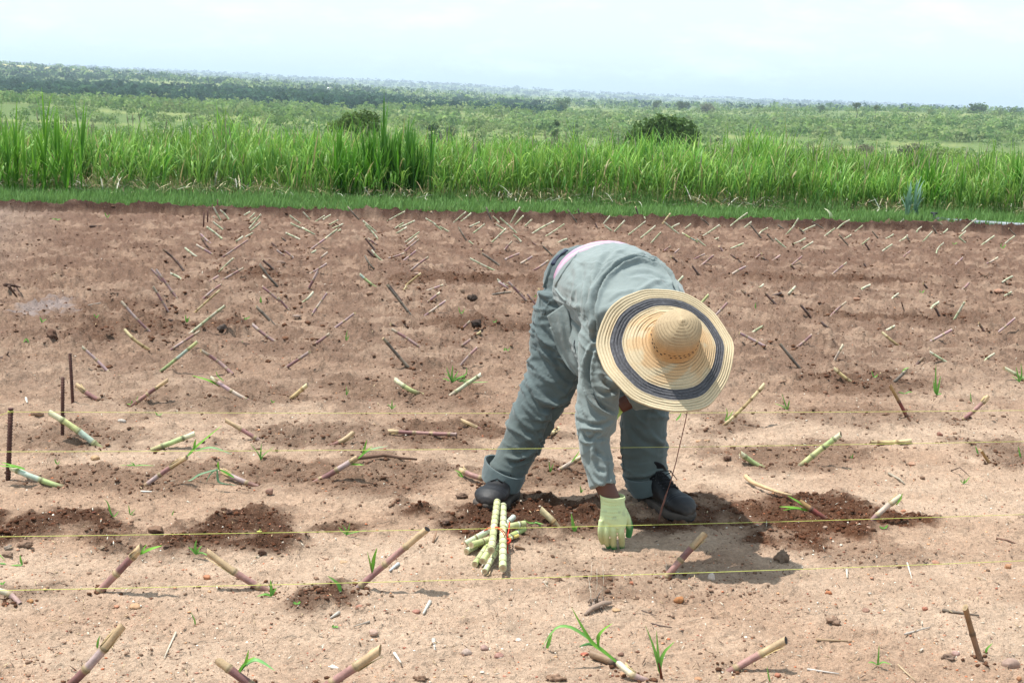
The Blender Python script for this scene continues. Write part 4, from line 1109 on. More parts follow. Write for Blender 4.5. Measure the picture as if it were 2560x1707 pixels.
def pipe():
    a = gnd(2352, 553, .05); b = gnd(2760, 568, .05)
    d = b - a; d[2] = 0
    r = empty('irrigation_pipe', a, 'grey plastic irrigation pipe lying at the grass edge on the right', 'pipe')
    m = node_mat('pipe_grey', .45, base=tuple(lin((108, 116, 124))), noise=[(6, 3, .15)], spec=.4)
    mk = node_mat('pipe_fitting', .6, base=tuple(lin((42, 46, 52))), spec=.3)
    b = a + d * 1.3
    mb = MB(); mb.tube([a, (a + b) / 2, b], [.042] * 3, (.3, .3, .3), 16); mb.build('tube', m, r)
    e = -d / np.linalg.norm(d)
    mb = MB(); mb.tube([a + e * -.06, a + e * .05, a + e * .06, a + e * .12], [.052, .052, .035, .035], (.1, .1, .1), 14); mb.build('end_fitting', mk, r)
    mb = MB(); mb.tube([a + e * .09, a + e * .09 + np.array([0, 0, .1])], [.018, .018], (.1, .1, .1), 8)
    mb.tube([a + e * .05 + np.array([0, 0, .1]), a + e * .14 + np.array([0, 0, .1])], [.012, .012], (.1, .1, .1), 8); mb.build('valve_handle', mk, r)
pipe()

# ------------------------------------------------------------------ bundle of green cane pieces
def bundle():
    zb = Hz(*gz0(1250, 1370)[:2])
    root = empty('cane_bundle', gnd(1252, 1372), 'bundle of thick green cane pieces tied with red twine beside the left boot', 'cane bundle')
    ST = [  # px tail, px head, lift tail, lift head, radius, palette tints
        ((1243, 1254), (1228, 1375), .055, .062, 13, 0), ((1258, 1264), (1257, 1420), .045, .030, 13.5, 1),
        ((1236, 1318), (1164, 1358), .040, .016, 11, 2), ((1235, 1345), (1178, 1362), .025, .035, 12.5, 0), ((1222, 1348), (1166, 1378), .012, .012, 11.5, 2),
        ((1228, 1350), (1187, 1410), .012, .014, 11, 3), ((1232, 1360), (1206, 1402), .030, .020, 12, 0), ((1250, 1362), (1212, 1428), .018, .012, 10, 1),
        ((1255, 1318), (1312, 1308), .035, .030, 11.5, 0), ((1268, 1345), (1310, 1322), .012, .014, 11.5, 3), ((1262, 1312), (1284, 1292), .014, .014, 10.5, 2), ((1270, 1348), (1296, 1338), .008, .008, 6, 4)]
    tint = [[(186, 188, 138), (178, 184, 130), (192, 190, 146)], [(188, 194, 152), (176, 184, 134), (196, 198, 160)], [(184, 190, 180), (172, 178, 146), (188, 194, 178)], [(166, 176, 118), (158, 172, 108), (182, 186, 142)], [(190, 170, 96), (180, 160, 90)]]
    for (t, h, lt, lh, r, ti) in ST:
        a = gnd(*t, lt); b = gnd(*h, lh); r /= 1080
        d = b - a; Ln = np.linalg.norm(d); d /= Ln
        S = [0]; Rr = [r]; C = [lin(tint[ti][0])]; s = rng.uniform(.01, .03); i = 0; nodes = []
        while s < Ln - .01:
            c = lin(tint[ti][i % len(tint[ti])]) * rng.uniform(.92, 1.08)
            S += [s - .010, s - .004, s - .0035, s, s + .002, s + .0025, s + .008]; Rr += [r * .96, r * .99, r * 1.08, r * 1.10, r * 1.06, r * .99, r * .96]; C += [c, lin((206, 208, 190)), lin((96, 92, 66)), lin((150, 140, 96)), lin((88, 82, 60)), c * .9, c]
            nodes.append(s); s += rng.uniform(.045, .062); i += 1
        S.append(Ln); Rr.append(r); C.append(C[-1])
        V, Q, _ = tube_np([a + d * s for s in S], Rr, 14, False)
        C = np.repeat(C, 14, 0) * (1 + .08 * np.sin(np.tile(np.arange(14), len(S)) * 2.1))[:, None]
        p = mesh_np('cane_piece', V, Q, C, MAT_SETT, True, root)
        for end, base_i, sg in ((b, -14, 1), (a, 0, -1)):
            ring = V[-14:] if sg > 0 else V[:14]
            Vc = np.concatenate([ring + d * sg * .0005, [end + d * sg * .0005]]); j = np.arange(14)
            T = np.stack([j, (j + 1) % 14, np.full(14, 14)], 1)
            if sg < 0: T = T[:, ::-1]
            cc = np.tile(lin((188, 176, 140)), (15, 1)); cc[-1] = lin((150, 120, 90))
            e = mesh_np('cut_end', Vc, T, cc, MAT_SETT, False, None)
            e.parent = p
    # red twine: two loops and knotted tails
    red = lin((196, 62, 40)); MT = node_mat('red_twine', .7, base=tuple(red), bump=[(400, .6, .001)], spec=.25)
    mb = MB()
    def lp(pxs, lifts, r=.0016):
        P = [gnd(x, y, l) for (x, y), l in zip(pxs, lifts)]
        P = np.array(P); t = np.linspace(0, len(P) - 1, 40)
        Q = np.stack([np.interp(t, range(len(P)), P[:, k]) for k in range(3)], 1)
        ker = np.ones(5) / 5
        Q2 = np.stack([np.convolve(np.pad(Q[:, k], 2, 'edge'), ker, 'valid') for k in range(3)], 1)
        mb.tube(Q2, np.full(len(Q2), r), red, 6)
    lp([(1208, 1328), (1222, 1318), (1240, 1316), (1256, 1322), (1266, 1338), (1268, 1350), (1262, 1352)], [.02, .062, .074, .07, .05, .02, .005])
    lp([(1206, 1330), (1220, 1321), (1240, 1319), (1254, 1325), (1262, 1340), (1266, 1354), (1260, 1356)], [.015, .06, .073, .069, .05, .02, .005])
    lp([(1274, 1304), (1273, 1320), (1270, 1335), (1268, 1346), (1264, 1356), (1270, 1368), (1266, 1380)], [.05, .05, .045, .035, .02, .015, .006], .0022)
    lp([(1262, 1350), (1272, 1346), (1276, 1352), (1268, 1358), (1262, 1352), (1270, 1344), (1278, 1350), (1268, 1362)], [.03, .04, .03, .035, .04, .03, .028, .02], .003)
    lp([(1266, 1356), (1264, 1368), (1268, 1378), (1271, 1382)], [.02, .015, .012, .006], .002)
    mb.build('red_twine', MT, root)
bundle()

# ------------------------------------------------------------------ stones, lumps, twigs, weeds
def lumpy(name, px, py, wpx, hpx, col, label, cat, mat, seed, flatz=.7, sub=3, rough=.18, group=None):
    b = gnd(px, py + hpx / 2)
    D = b[1] * 1.03; rx = wpx / 2 / FPX * D; rz = hpx / 2 / FPX * D
    bm = bmesh.new(); bmesh.ops.create_icosphere(bm, subdivisions=sub, radius=1)
    V = np.array([v.co[:] for v in bm.verts]); F = np.array([[v.index for v in f.verts] for f in bm.faces]); bm.free()
    r = np.random.default_rng(seed); kn = 14 if name == 'stone' else 34
    k = r.normal(0, 1, (kn, 3)); k /= np.linalg.norm(k, axis=1)[:, None]
    h = r.uniform(.62, .98, kn) if name == 'stone' else r.uniform(.75, 1.0, kn)
    for a, q in zip(k, h):          # chop facets
        dd = V @ a; V = V - np.outer(np.maximum(dd - q, 0), a) * .8
    V *= (1 + rough * (fbm(V[:, 0] * 3 + seed, V[:, 1] * 3 + V[:, 2] * 2.3, seed, 3) - .5) * 2)[:, None]
    V = V * [rx, rx * r.uniform(.65, .9), rz]
    c = (.8 + .4 * fbm(V[:, 0] / rx * 2, V[:, 2] / rz * 2, seed + 5, 3))[:, None] * lin(col)
    o = mesh_np(name, V + [0, 0, 0], F, c, mat, name != 'soil_lump')
    o.location = (b[0], b[1] + rx * .3, b[2] + rz * flatz)
    o.rotation_euler.z = r.uniform(-.4, .4)
    return tag(o, label, cat, group)
STN = [
 (90, 1029, 40, 20, (150, 118, 92), 'brown rounded stone behind the first string left of the green cutting'),
 (303, 1049, 24, 13, (205, 200, 192), 'whitish stone right of the thick green cutting'),
 (237, 1140, 26, 20, (196, 160, 116), 'tan egg shaped stone below the thick green cutting'),
 (673, 1222, 26, 20, (178, 134, 116), 'pink angular stone right of the drooping leaf cutting'),
 (429, 1214, 14, 12, (186, 142, 124), 'small pink stone at the foot of the leafy shoot cutting'),
 (337, 1511, 33, 22, (205, 160, 118), 'smooth tan stone at front left under the purple cutting'),
 (291, 1513, 18, 9, (200, 132, 100), 'small orange chip left of the smooth tan stone'),
 (366, 1514, 14, 9, (196, 138, 120), 'small pink chip right of the smooth tan stone'),
 (517, 1439, 26, 17, (190, 120, 82), 'orange stone left of the long purple cutting'),
 (76, 1499, 18, 14, (196, 140, 84), 'orange tan stone at the left front edge'),
 (643, 1390, 14, 13, (210, 196, 172), 'small cream stone under the dark soil heap'),
 (1779, 1436, 22, 24, (226, 214, 204), 'white square stone right of the shadowed pink cutting'),
 (1697, 1493, 30, 22, (188, 118, 64), 'orange brown stone below the hat shadow'),
 (2072, 1478, 20, 15, (196, 112, 68), 'bright orange stone at lower right of centre'),
 (2314, 1517, 18, 14, (190, 116, 92), 'reddish stone above the tan upright cutting'),
 (2520, 1412, 20, 16, (200, 140, 98), 'orange stone near the right edge on the nearest string'),
 (2340, 1403, 24, 11, (190, 134, 108), 'flat pink stone under the nearest string right'),
 (1945, 1683, 18, 16, (188, 116, 90), 'red brown stone at the bottom below the pink cutting'),
 (1165, 1624, 32, 26, (206, 184, 172), 'large pale pink quartz stone at bottom centre left'),
 (1247, 1634, 28, 24, (176, 128, 118), 'dull red stone right of the pale quartz'),
 (1210, 1614, 26, 18, (176, 142, 134), 'greyish pink stone between quartz and dull red stone'),
 (932, 1576, 28, 18, (200, 168, 152), 'pale pink domed stone left of centre'),
 (898, 1512, 22, 14, (178, 118, 96), 'brick red stone beside the long cutting shadow'),
 (860, 1403, 28, 11, (204, 168, 128), 'flat tan stone left of the long purple cutting'),
 (1040, 1524, 24, 16, (168, 112, 98), 'dark red stone beside the grey straw'),
 (1205, 1453, 20, 15, (205, 170, 140), 'beige stone below the cane bundle'),
 (1363, 1452, 18, 14, (212, 200, 184), 'cream stone right of the beige one on the nearest string'),
 (1579, 1454, 14, 12, (196, 116, 84), 'small orange stone left of the shadowed pink cutting'),
 (1540, 1523, 26, 10, (206, 168, 124), 'flat yellowish stone below the dry root crumb'),
 (1296, 1596, 22, 12, (232, 226, 218), 'bright white stone left of the big green shoot'),
 (1553, 1632, 20, 13, (120, 84, 70), 'small dark brown stone right of the big green shoot'),
 (1463, 1633, 26, 12, (186, 92, 72), 'red stone at the foot of the big green shoot'),
 (1558, 1682, 22, 13, (204, 158, 120), 'tan stone touching the short whitish cutting'),
 (1746, 1694, 24, 12, (200, 142, 100), 'orange tan stone at the bottom edge right of the seedling'),
 (2392, 1629, 26, 18, (206, 168, 160), 'pink stone left of the tan upright cutting'),
 (2531, 1652, 54, 36, (168, 142, 130), 'large grey pink stone at the lower right edge'),
 (2548, 1692, 16, 14, (196, 134, 92), 'small orange stone in the bottom right corner'),
 (2165, 1522, 22, 14, (150, 112, 96), 'brown stone above the left end of the curved straw'),
 (2063, 1315, 14, 10, (176, 150, 130), 'small grey tan stone in the reddish soil'),
 (2170, 1316, 16, 10, (160, 124, 104), 'small brown stone right of the grey tan one in the reddish soil'),
 (2259, 1275, 16, 10, (200, 130, 96), 'small orange stone right of the pink and yellow cutting'),
 (2280, 1157, 24, 13, (184, 140, 114), 'pink stone in the pale sand at right'),
 (2350, 1082, 18, 15, (150, 98, 84), 'dark red stone below the first string at right'),
 (2030, 930, 22, 14, (120, 90, 72), 'dark brown stone left of the tan cutting and soil lump'),
 (580, 822, 13, 15, (190, 138, 108), 'orange upright stone beside the dark clod at far left rows'),
 (703, 653, 24, 14, (128, 104, 92), 'grey brown stone in the far rows left of centre'),
 (1152, 722, 26, 20, (160, 130, 106), 'large tan rock in the far rows left of the worker'),
 (1258, 666, 24, 12, (196, 168, 144), 'pale double stone left of the worker in the far rows'),
 (1042, 682, 15, 7, (176, 146, 132), 'small pale stone below the long pinkish cutting'),
 (924, 730, 22, 14, (150, 116, 94), 'brown angular stone in the far rows near left centre'),
 (887, 738, 20, 9, (160, 124, 108), 'flat reddish stone beside the brown angular one'),
 (740, 788, 26, 9, (140, 122, 112), 'flat grey stone in the middle rows left'),
 (2498, 724, 26, 14, (180, 132, 108), 'pink domed stone in the far rows at right edge'),
 (2143, 744, 22, 12, (168, 122, 98), 'reddish stone in the far rows right'),
 (2382, 838, 16, 11, (196, 144, 116), 'orange stone below the pale pink cutting at right'),
 (2531, 826, 20, 9, (190, 132, 106), 'flat orange stone near the right edge in the middle rows'),
]
for i, (px, py, w, h, col, lab) in enumerate(STN):
    lumpy('stone', px, py, w * .95, h * .95, np.array(col) * .60 + np.array((168, 140, 120)) * .26, lab, 'stone', MAT_STONE, 300 + i, .32, 3 if py > 1000 else 2, .12)
LMP = [
 (1180, 743, 26, 22, (60, 46, 38), 'dark round soil lump touching the tan rock in the far rows'),
 (1190, 806, 34, 24, (52, 38, 32), 'dark soil clod at the end of a pinkish cutting left of the worker'),
 (1258, 867, 30, 16, (84, 60, 48), 'dark crumbly clod left of the worker knee in the middle rows'),
 (128, 832, 34, 36, (96, 66, 50), 'upright crumbly soil clod at far left'),
 (556, 816, 32, 24, (92, 78, 70), 'grey brown clod beside the orange upright stone'),
 (605, 860, 34, 22, (88, 66, 54), 'dark clod with a green weed in the middle rows left'),
 (427, 800, 18, 12, (70, 54, 46), 'small dark clod left of the thick pale cutting'),
 (551, 628, 18, 12, (78, 58, 48), 'small dark clod in the far rows at left'),
 (1958, 1388, 44, 44, (130, 104, 84), 'tall rooty soil clod at the right tip of the hat shadow'),
 (573, 1276, 20, 20, (96, 66, 52), 'round dark clod on top of the left soil heap'),
 (655, 1378, 20, 18, (88, 60, 46), 'dark clod at the foot of the left soil heap'),
 (417, 1365, 22, 14, (88, 62, 48), 'dark clod right of the thick purple cutting tip'),
 (1735, 1262, 30, 12, (100, 80, 70), 'flat clod in the shadow right of the right boot'),
 (1113, 1606, 4, 4, (100, 80, 70), 'x'),
 (2085, 1548, 44, 28, (140, 108, 86), 'crumbly tan clod at lower right'),
 (2370, 1640, 40, 24, (132, 104, 86), 'tan clod beside the upright tan cutting'),
 (1388, 1692, 50, 26, (140, 106, 82), 'crumbly clod at the bottom edge left of the black ended cutting'),
 (1048, 1694, 42, 26, (120, 88, 66), 'dark clod at the bottom edge left of centre'),
 (2043, 1140, 4, 4, (100, 80, 70), 'x'),
 (1820, 1144, 24, 16, (100, 70, 54), 'dark clod right of the leg beside the short green cutting'),
 (1550, 1142, 16, 12, (130, 92, 72), 'brown clod seen between sleeve and leg'),
 (1390, 1450, 44, 24, (110, 80, 60), 'small dark hole edge clod right of the bundle on the nearest string'),
 (1155, 1238, 40, 18, (118, 90, 72), 'pair like crumbly clod left of the left boot'),
 (1040, 1262, 4, 4, (118, 90, 72), 'x'),
 (1113, 1605, 22, 12, (150, 120, 100), 'x'),
 (1113, 1600, 3, 3, (150, 120, 100), 'x'),
 (1115, 1604, 3, 3, (150, 120, 100), 'x'),
 (1113, 1302, 24, 14, (122, 92, 76), 'square brown clod left of the cane bundle'),
 (20, 1366, 26, 18, (150, 132, 116), 'grey slab like clod at the left edge by the dug soil'),
 (58, 1357, 42, 20, (138, 106, 84), 'flat brown slab of crust right of the grey slab'),
 (385, 1322, 50, 20, (128, 94, 72), 'cracked crust slab between the two dug heaps'),
 (255, 1368, 28, 16, (150, 124, 100), 'pale crust slab below the left dug soil'),
 (18, 1384, 36, 16, (146, 116, 94), 'low crust slab below the grey slab at left edge'),
]
i = 0
for (px, py, w, h, col, lab) in LMP:
    if lab == 'x': continue
    i += 1
    lumpy('soil_lump', px, py, w * .85, h * .8, np.array(col) * .72 + 26, lab, 'soil lump', MAT_CLOD, 500 + i, .5, 3, .8)

def twig(pts, r, col, label, cat='twig', lift=.004, name='dry_twig'):
    P = [gnd(p[0], p[1], (p[2] if len(p) > 2 else 0) + lift) for p in pts]
    n = len(P); mb = MB()
    mb.tube(P, [r * (1.1 - .6 * i / max(1, n - 1)) for i in range(n)], lin(col), 7)
    return tag(mb.build(name, MAT_STRAW), label, cat)
twig([(1864, 1190, .02), (1880, 1205, .015), (1912, 1218, .015), (1945, 1230, .012), (1980, 1238, .012)], .009, (186, 160, 124), 'long curved dry husk lying above the reddish soil', 'dry husk')
twig([(890, 1145, .02), (960, 1137, .012), (1000, 1144, .01), (1042, 1148, .005)], .009, (104, 80, 66), 'dark split cane husk with roots lying right of the green shoots', 'dry husk')
twig([(12, 712, .05), (38, 714, .04), (50, 718, .04)], .012, (88, 66, 56), 'dark twig bent over at the far left edge')
twig([(22, 716, .04), (42, 742)], .010, (84, 64, 54), 'left of two short dark sticks under the bent twig at far left')
twig([(38, 722, .03), (52, 742)], .010, (96, 74, 62), 'right of two short dark sticks under the bent twig at far left')
twig([(0, 896), (14, 890), (22, 880, .02)], .008, (100, 82, 74), 'curled grey stick cut by the left edge in the middle rows')
twig([(222, 764), (250, 758), (268, 755)], .008, (132, 118, 106), 'grey stick with dark end below the ash patch')
twig([(266, 732), (285, 734), (320, 728)], .007, (104, 84, 70), 'small brown stick above the ash patch right')
twig([(225, 566), (285, 565)], .010, (84, 66, 58), 'thin dark stick lying in the far field at left')
twig([(2365, 760), (2400, 766), (2440, 775)], .004, (104, 84, 70), 'thin dark stick in the far rows right')
twig([(2258, 772), (2254, 755, .09)], .006, (84, 58, 46), 'dark upright root twig in the far rows right')
twig([(352, 1228), (394, 1229)], .0035, (196, 190, 180), 'straight pale straw below the leafy shoot cutting', 'straw')
twig([(410, 1205), (438, 1200)], .002, (180, 168, 150), 'thin pale straw right of the small pink stone', 'straw')
twig([(440, 1580), (425, 1612), (410, 1645)], .0028, (188, 176, 158), 'thin grey white straw right of the charred tip cutting', 'straw')
twig([(1075, 1503), (1058, 1533)], .0055, (190, 186, 176), 'grey white husk chip right of the brick red stone', 'straw')
twig([(996, 1409), (974, 1426)], .006, (180, 182, 184), 'silvery grey husk chip under the long purple cutting', 'straw')
twig([(924, 1553), (884, 1565)], .0028, (150, 140, 128), 'thin grey straw left of the dark red stone', 'straw')
twig([(848, 1530), (826, 1544)], .005, (176, 168, 158), 'short grey husk chip left of the thin straw', 'straw')
twig([(1084, 1598), (1088, 1624)], .006, (176, 170, 160), 'upright pair of grey straw chips bottom centre left', 'straw')
twig([(986, 1632), (1002, 1655)], .004, (205, 198, 184), 'pale straw chip left of the grey straw pair', 'straw')
twig([(830, 1666), (846, 1670)], .006, (205, 196, 184), 'short pale chip right of the bright shoot', 'straw')
twig([(1622, 1556), (1650, 1563), (1680, 1568)], .0025, (84, 68, 62), 'dark thin stick at bottom right of centre')
twig([(1604, 1525), (1640, 1538)], .002, (90, 76, 68), 'thin dark straw above the dark thin stick', 'straw')
twig([(2356, 1524), (2390, 1530), (2448, 1538)], .005, (108, 96, 84), 'flat grey husk behind the tan upright cutting', 'dry husk')
twig([(2262, 1584), (2325, 1567)], .0032, (168, 158, 148), 'straight grey straw left of the upright tan cutting', 'straw')
twig([(2018, 1672), (2060, 1678), (2097, 1683)], .003, (180, 172, 164), 'long grey white straw at the bottom right', 'straw')
twig([(2244, 1660), (2265, 1680), (2288, 1700)], .0028, (166, 146, 118), 'curved tan straw at the bottom right edge', 'straw')
twig([(2042, 1598), (2080, 1600), (2130, 1602)], .004, (150, 126, 100), 'long flat brown straw right of the pink cutting tip', 'straw')
twig([(2268, 1406), (2280, 1446)], .003, (190, 184, 170), 'pale straw standing across the nearest string right', 'straw')
twig([(2117, 1424), (2118, 1443)], .004, (186, 178, 164), 'short pale straw chip under the nearest string', 'straw')
twig([(2490, 1345), (2520, 1350), (2560, 1366)], .004, (112, 86, 72), 'brown bent stick at the right edge below the third string')
twig([(2222, 1183), (2250, 1198), (2262, 1210)], .005, (150, 140, 124), 'grey straw below the flat tan cutting', 'straw')
twig([(2378, 1176), (2400, 1168, .03), (2424, 1190)], .0025, (84, 68, 60), 'thin bent dark twig arching over the sand at right')
twig([(1740, 1104), (1775, 1100)], .007, (176, 140, 110), 'short tan husk lying right of the legs', 'dry husk')
twig([(64, 992), (68, 1006)], .006, (205, 200, 188), 'short white chip left of the rusty rods', 'straw')
twig([(1288, 1366), (1312, 1372)], .006, (118, 92, 70), 'brown bark chip right of the cane bundle', 'dry husk')
twig([(2035, 548, .02), (2070, 552, .01)], .008, (198, 200, 170), 'pale dead leaf lying at the grass edge right', 'dry leaf')
twig([(560, 524), (612, 522)], .011, (90, 76, 62), 'dark thin stick lying at the far left field corner')
twig([(2085, 652), (2060, 660)], .004, (150, 120, 96), 'small brown straw far right rows', 'straw')
twig([(1083, 1354), (1093, 1322, .02)], .004, (140, 110, 88), 'thin brown straw left of the cane bundle on the third string', 'straw')

# dry root crumb
def rootcrumb():
    b = gnd(1495, 1520)
    mb = MB(); r = np.random.default_rng(5)
    for k in range(26):
        p = gnd(1470 + r.uniform(0, 48), 1530 - r.uniform(0, 26)); q = p + r.normal(0, .012, 3) + [0, 0, .01]
        mb.tube([p, (p + q) / 2 + [0, 0, .008], q], [.003, .0022, .001], lin((140, 124, 112)) * r.uniform(.5, 1.2), 5)
    mb.tube([gnd(1462, 1536, .004), gnd(1480, 1520, .012), gnd(1510, 1508, .014), gnd(1528, 1506, .01)], [.004, .008, .010, .004], lin((138, 118, 104)), 8)
    tag(mb.build('dry_root', MAT_STRAW), 'greyish dry root crumb with hairs below the hat shadow', 'dry root')
    mb = MB()
    for (a, c) in [((1475, 1500), (1473, 1465)), ((1487, 1498), (1492, 1420)), ((1504, 1495), (1507, 1412)), ((1478, 1515), (1470, 1440)), ((1468, 1480), (1480, 1405)), ((1664, 1430), (1663, 1398)), ((1420, 1518), (1421, 1470))]:
        p = gnd(*a); q = atY(c[0], c[1], p[1] + .03)
        mb.tube([p, (p + q) / 2 + [.004, 0, 0], q], [.0006, .0005, .0004], lin((200, 190, 172)), 4)
    tag(mb.build('dry_grass_stems', MAT_STRAW), 'hair thin pale dry grass stems above the dry root crumb', 'grass stems')
rootcrumb()

# curved dead leaf standing at the grass edge
def deadleaf():
    b = gnd(2078, 552)
    r = leaf_strip([b, atY(2077, 538, b[1]), atY(2070, 527, b[1]), atY(2060, 521, b[1])], .05, (196, 196, 150), (205, 205, 170), name='dead_leaf', mat=MAT_STRAW)
    tag(r, 'curled pale dead cane leaf standing at the grass edge right', 'dead leaf')
deadleaf()

# weeds
def weed(px, py, leaves, w, label, cols=((84, 134, 52), (118, 164, 74)), name='weed'):
    b = gnd(px, py); r = empty(name, b, label, 'weed' if name == 'weed' else 'seedling', 'small green weeds sprouting in the soil' if name == 'weed' else None)
    for lf in leaves:
        P = [b] + [atY(px + dx, py + dy, b[1] - .01 * abs(dx) / 30) for dx, dy in lf]
        P = [q if q[2] > Hz(q[0], q[1]) + .002 else np.array([q[0], q[1], Hz(q[0], q[1]) + .003]) for q in P]
        leaf_strip(P, w, cols[0], cols[1], n=8, parent=r)
    return r
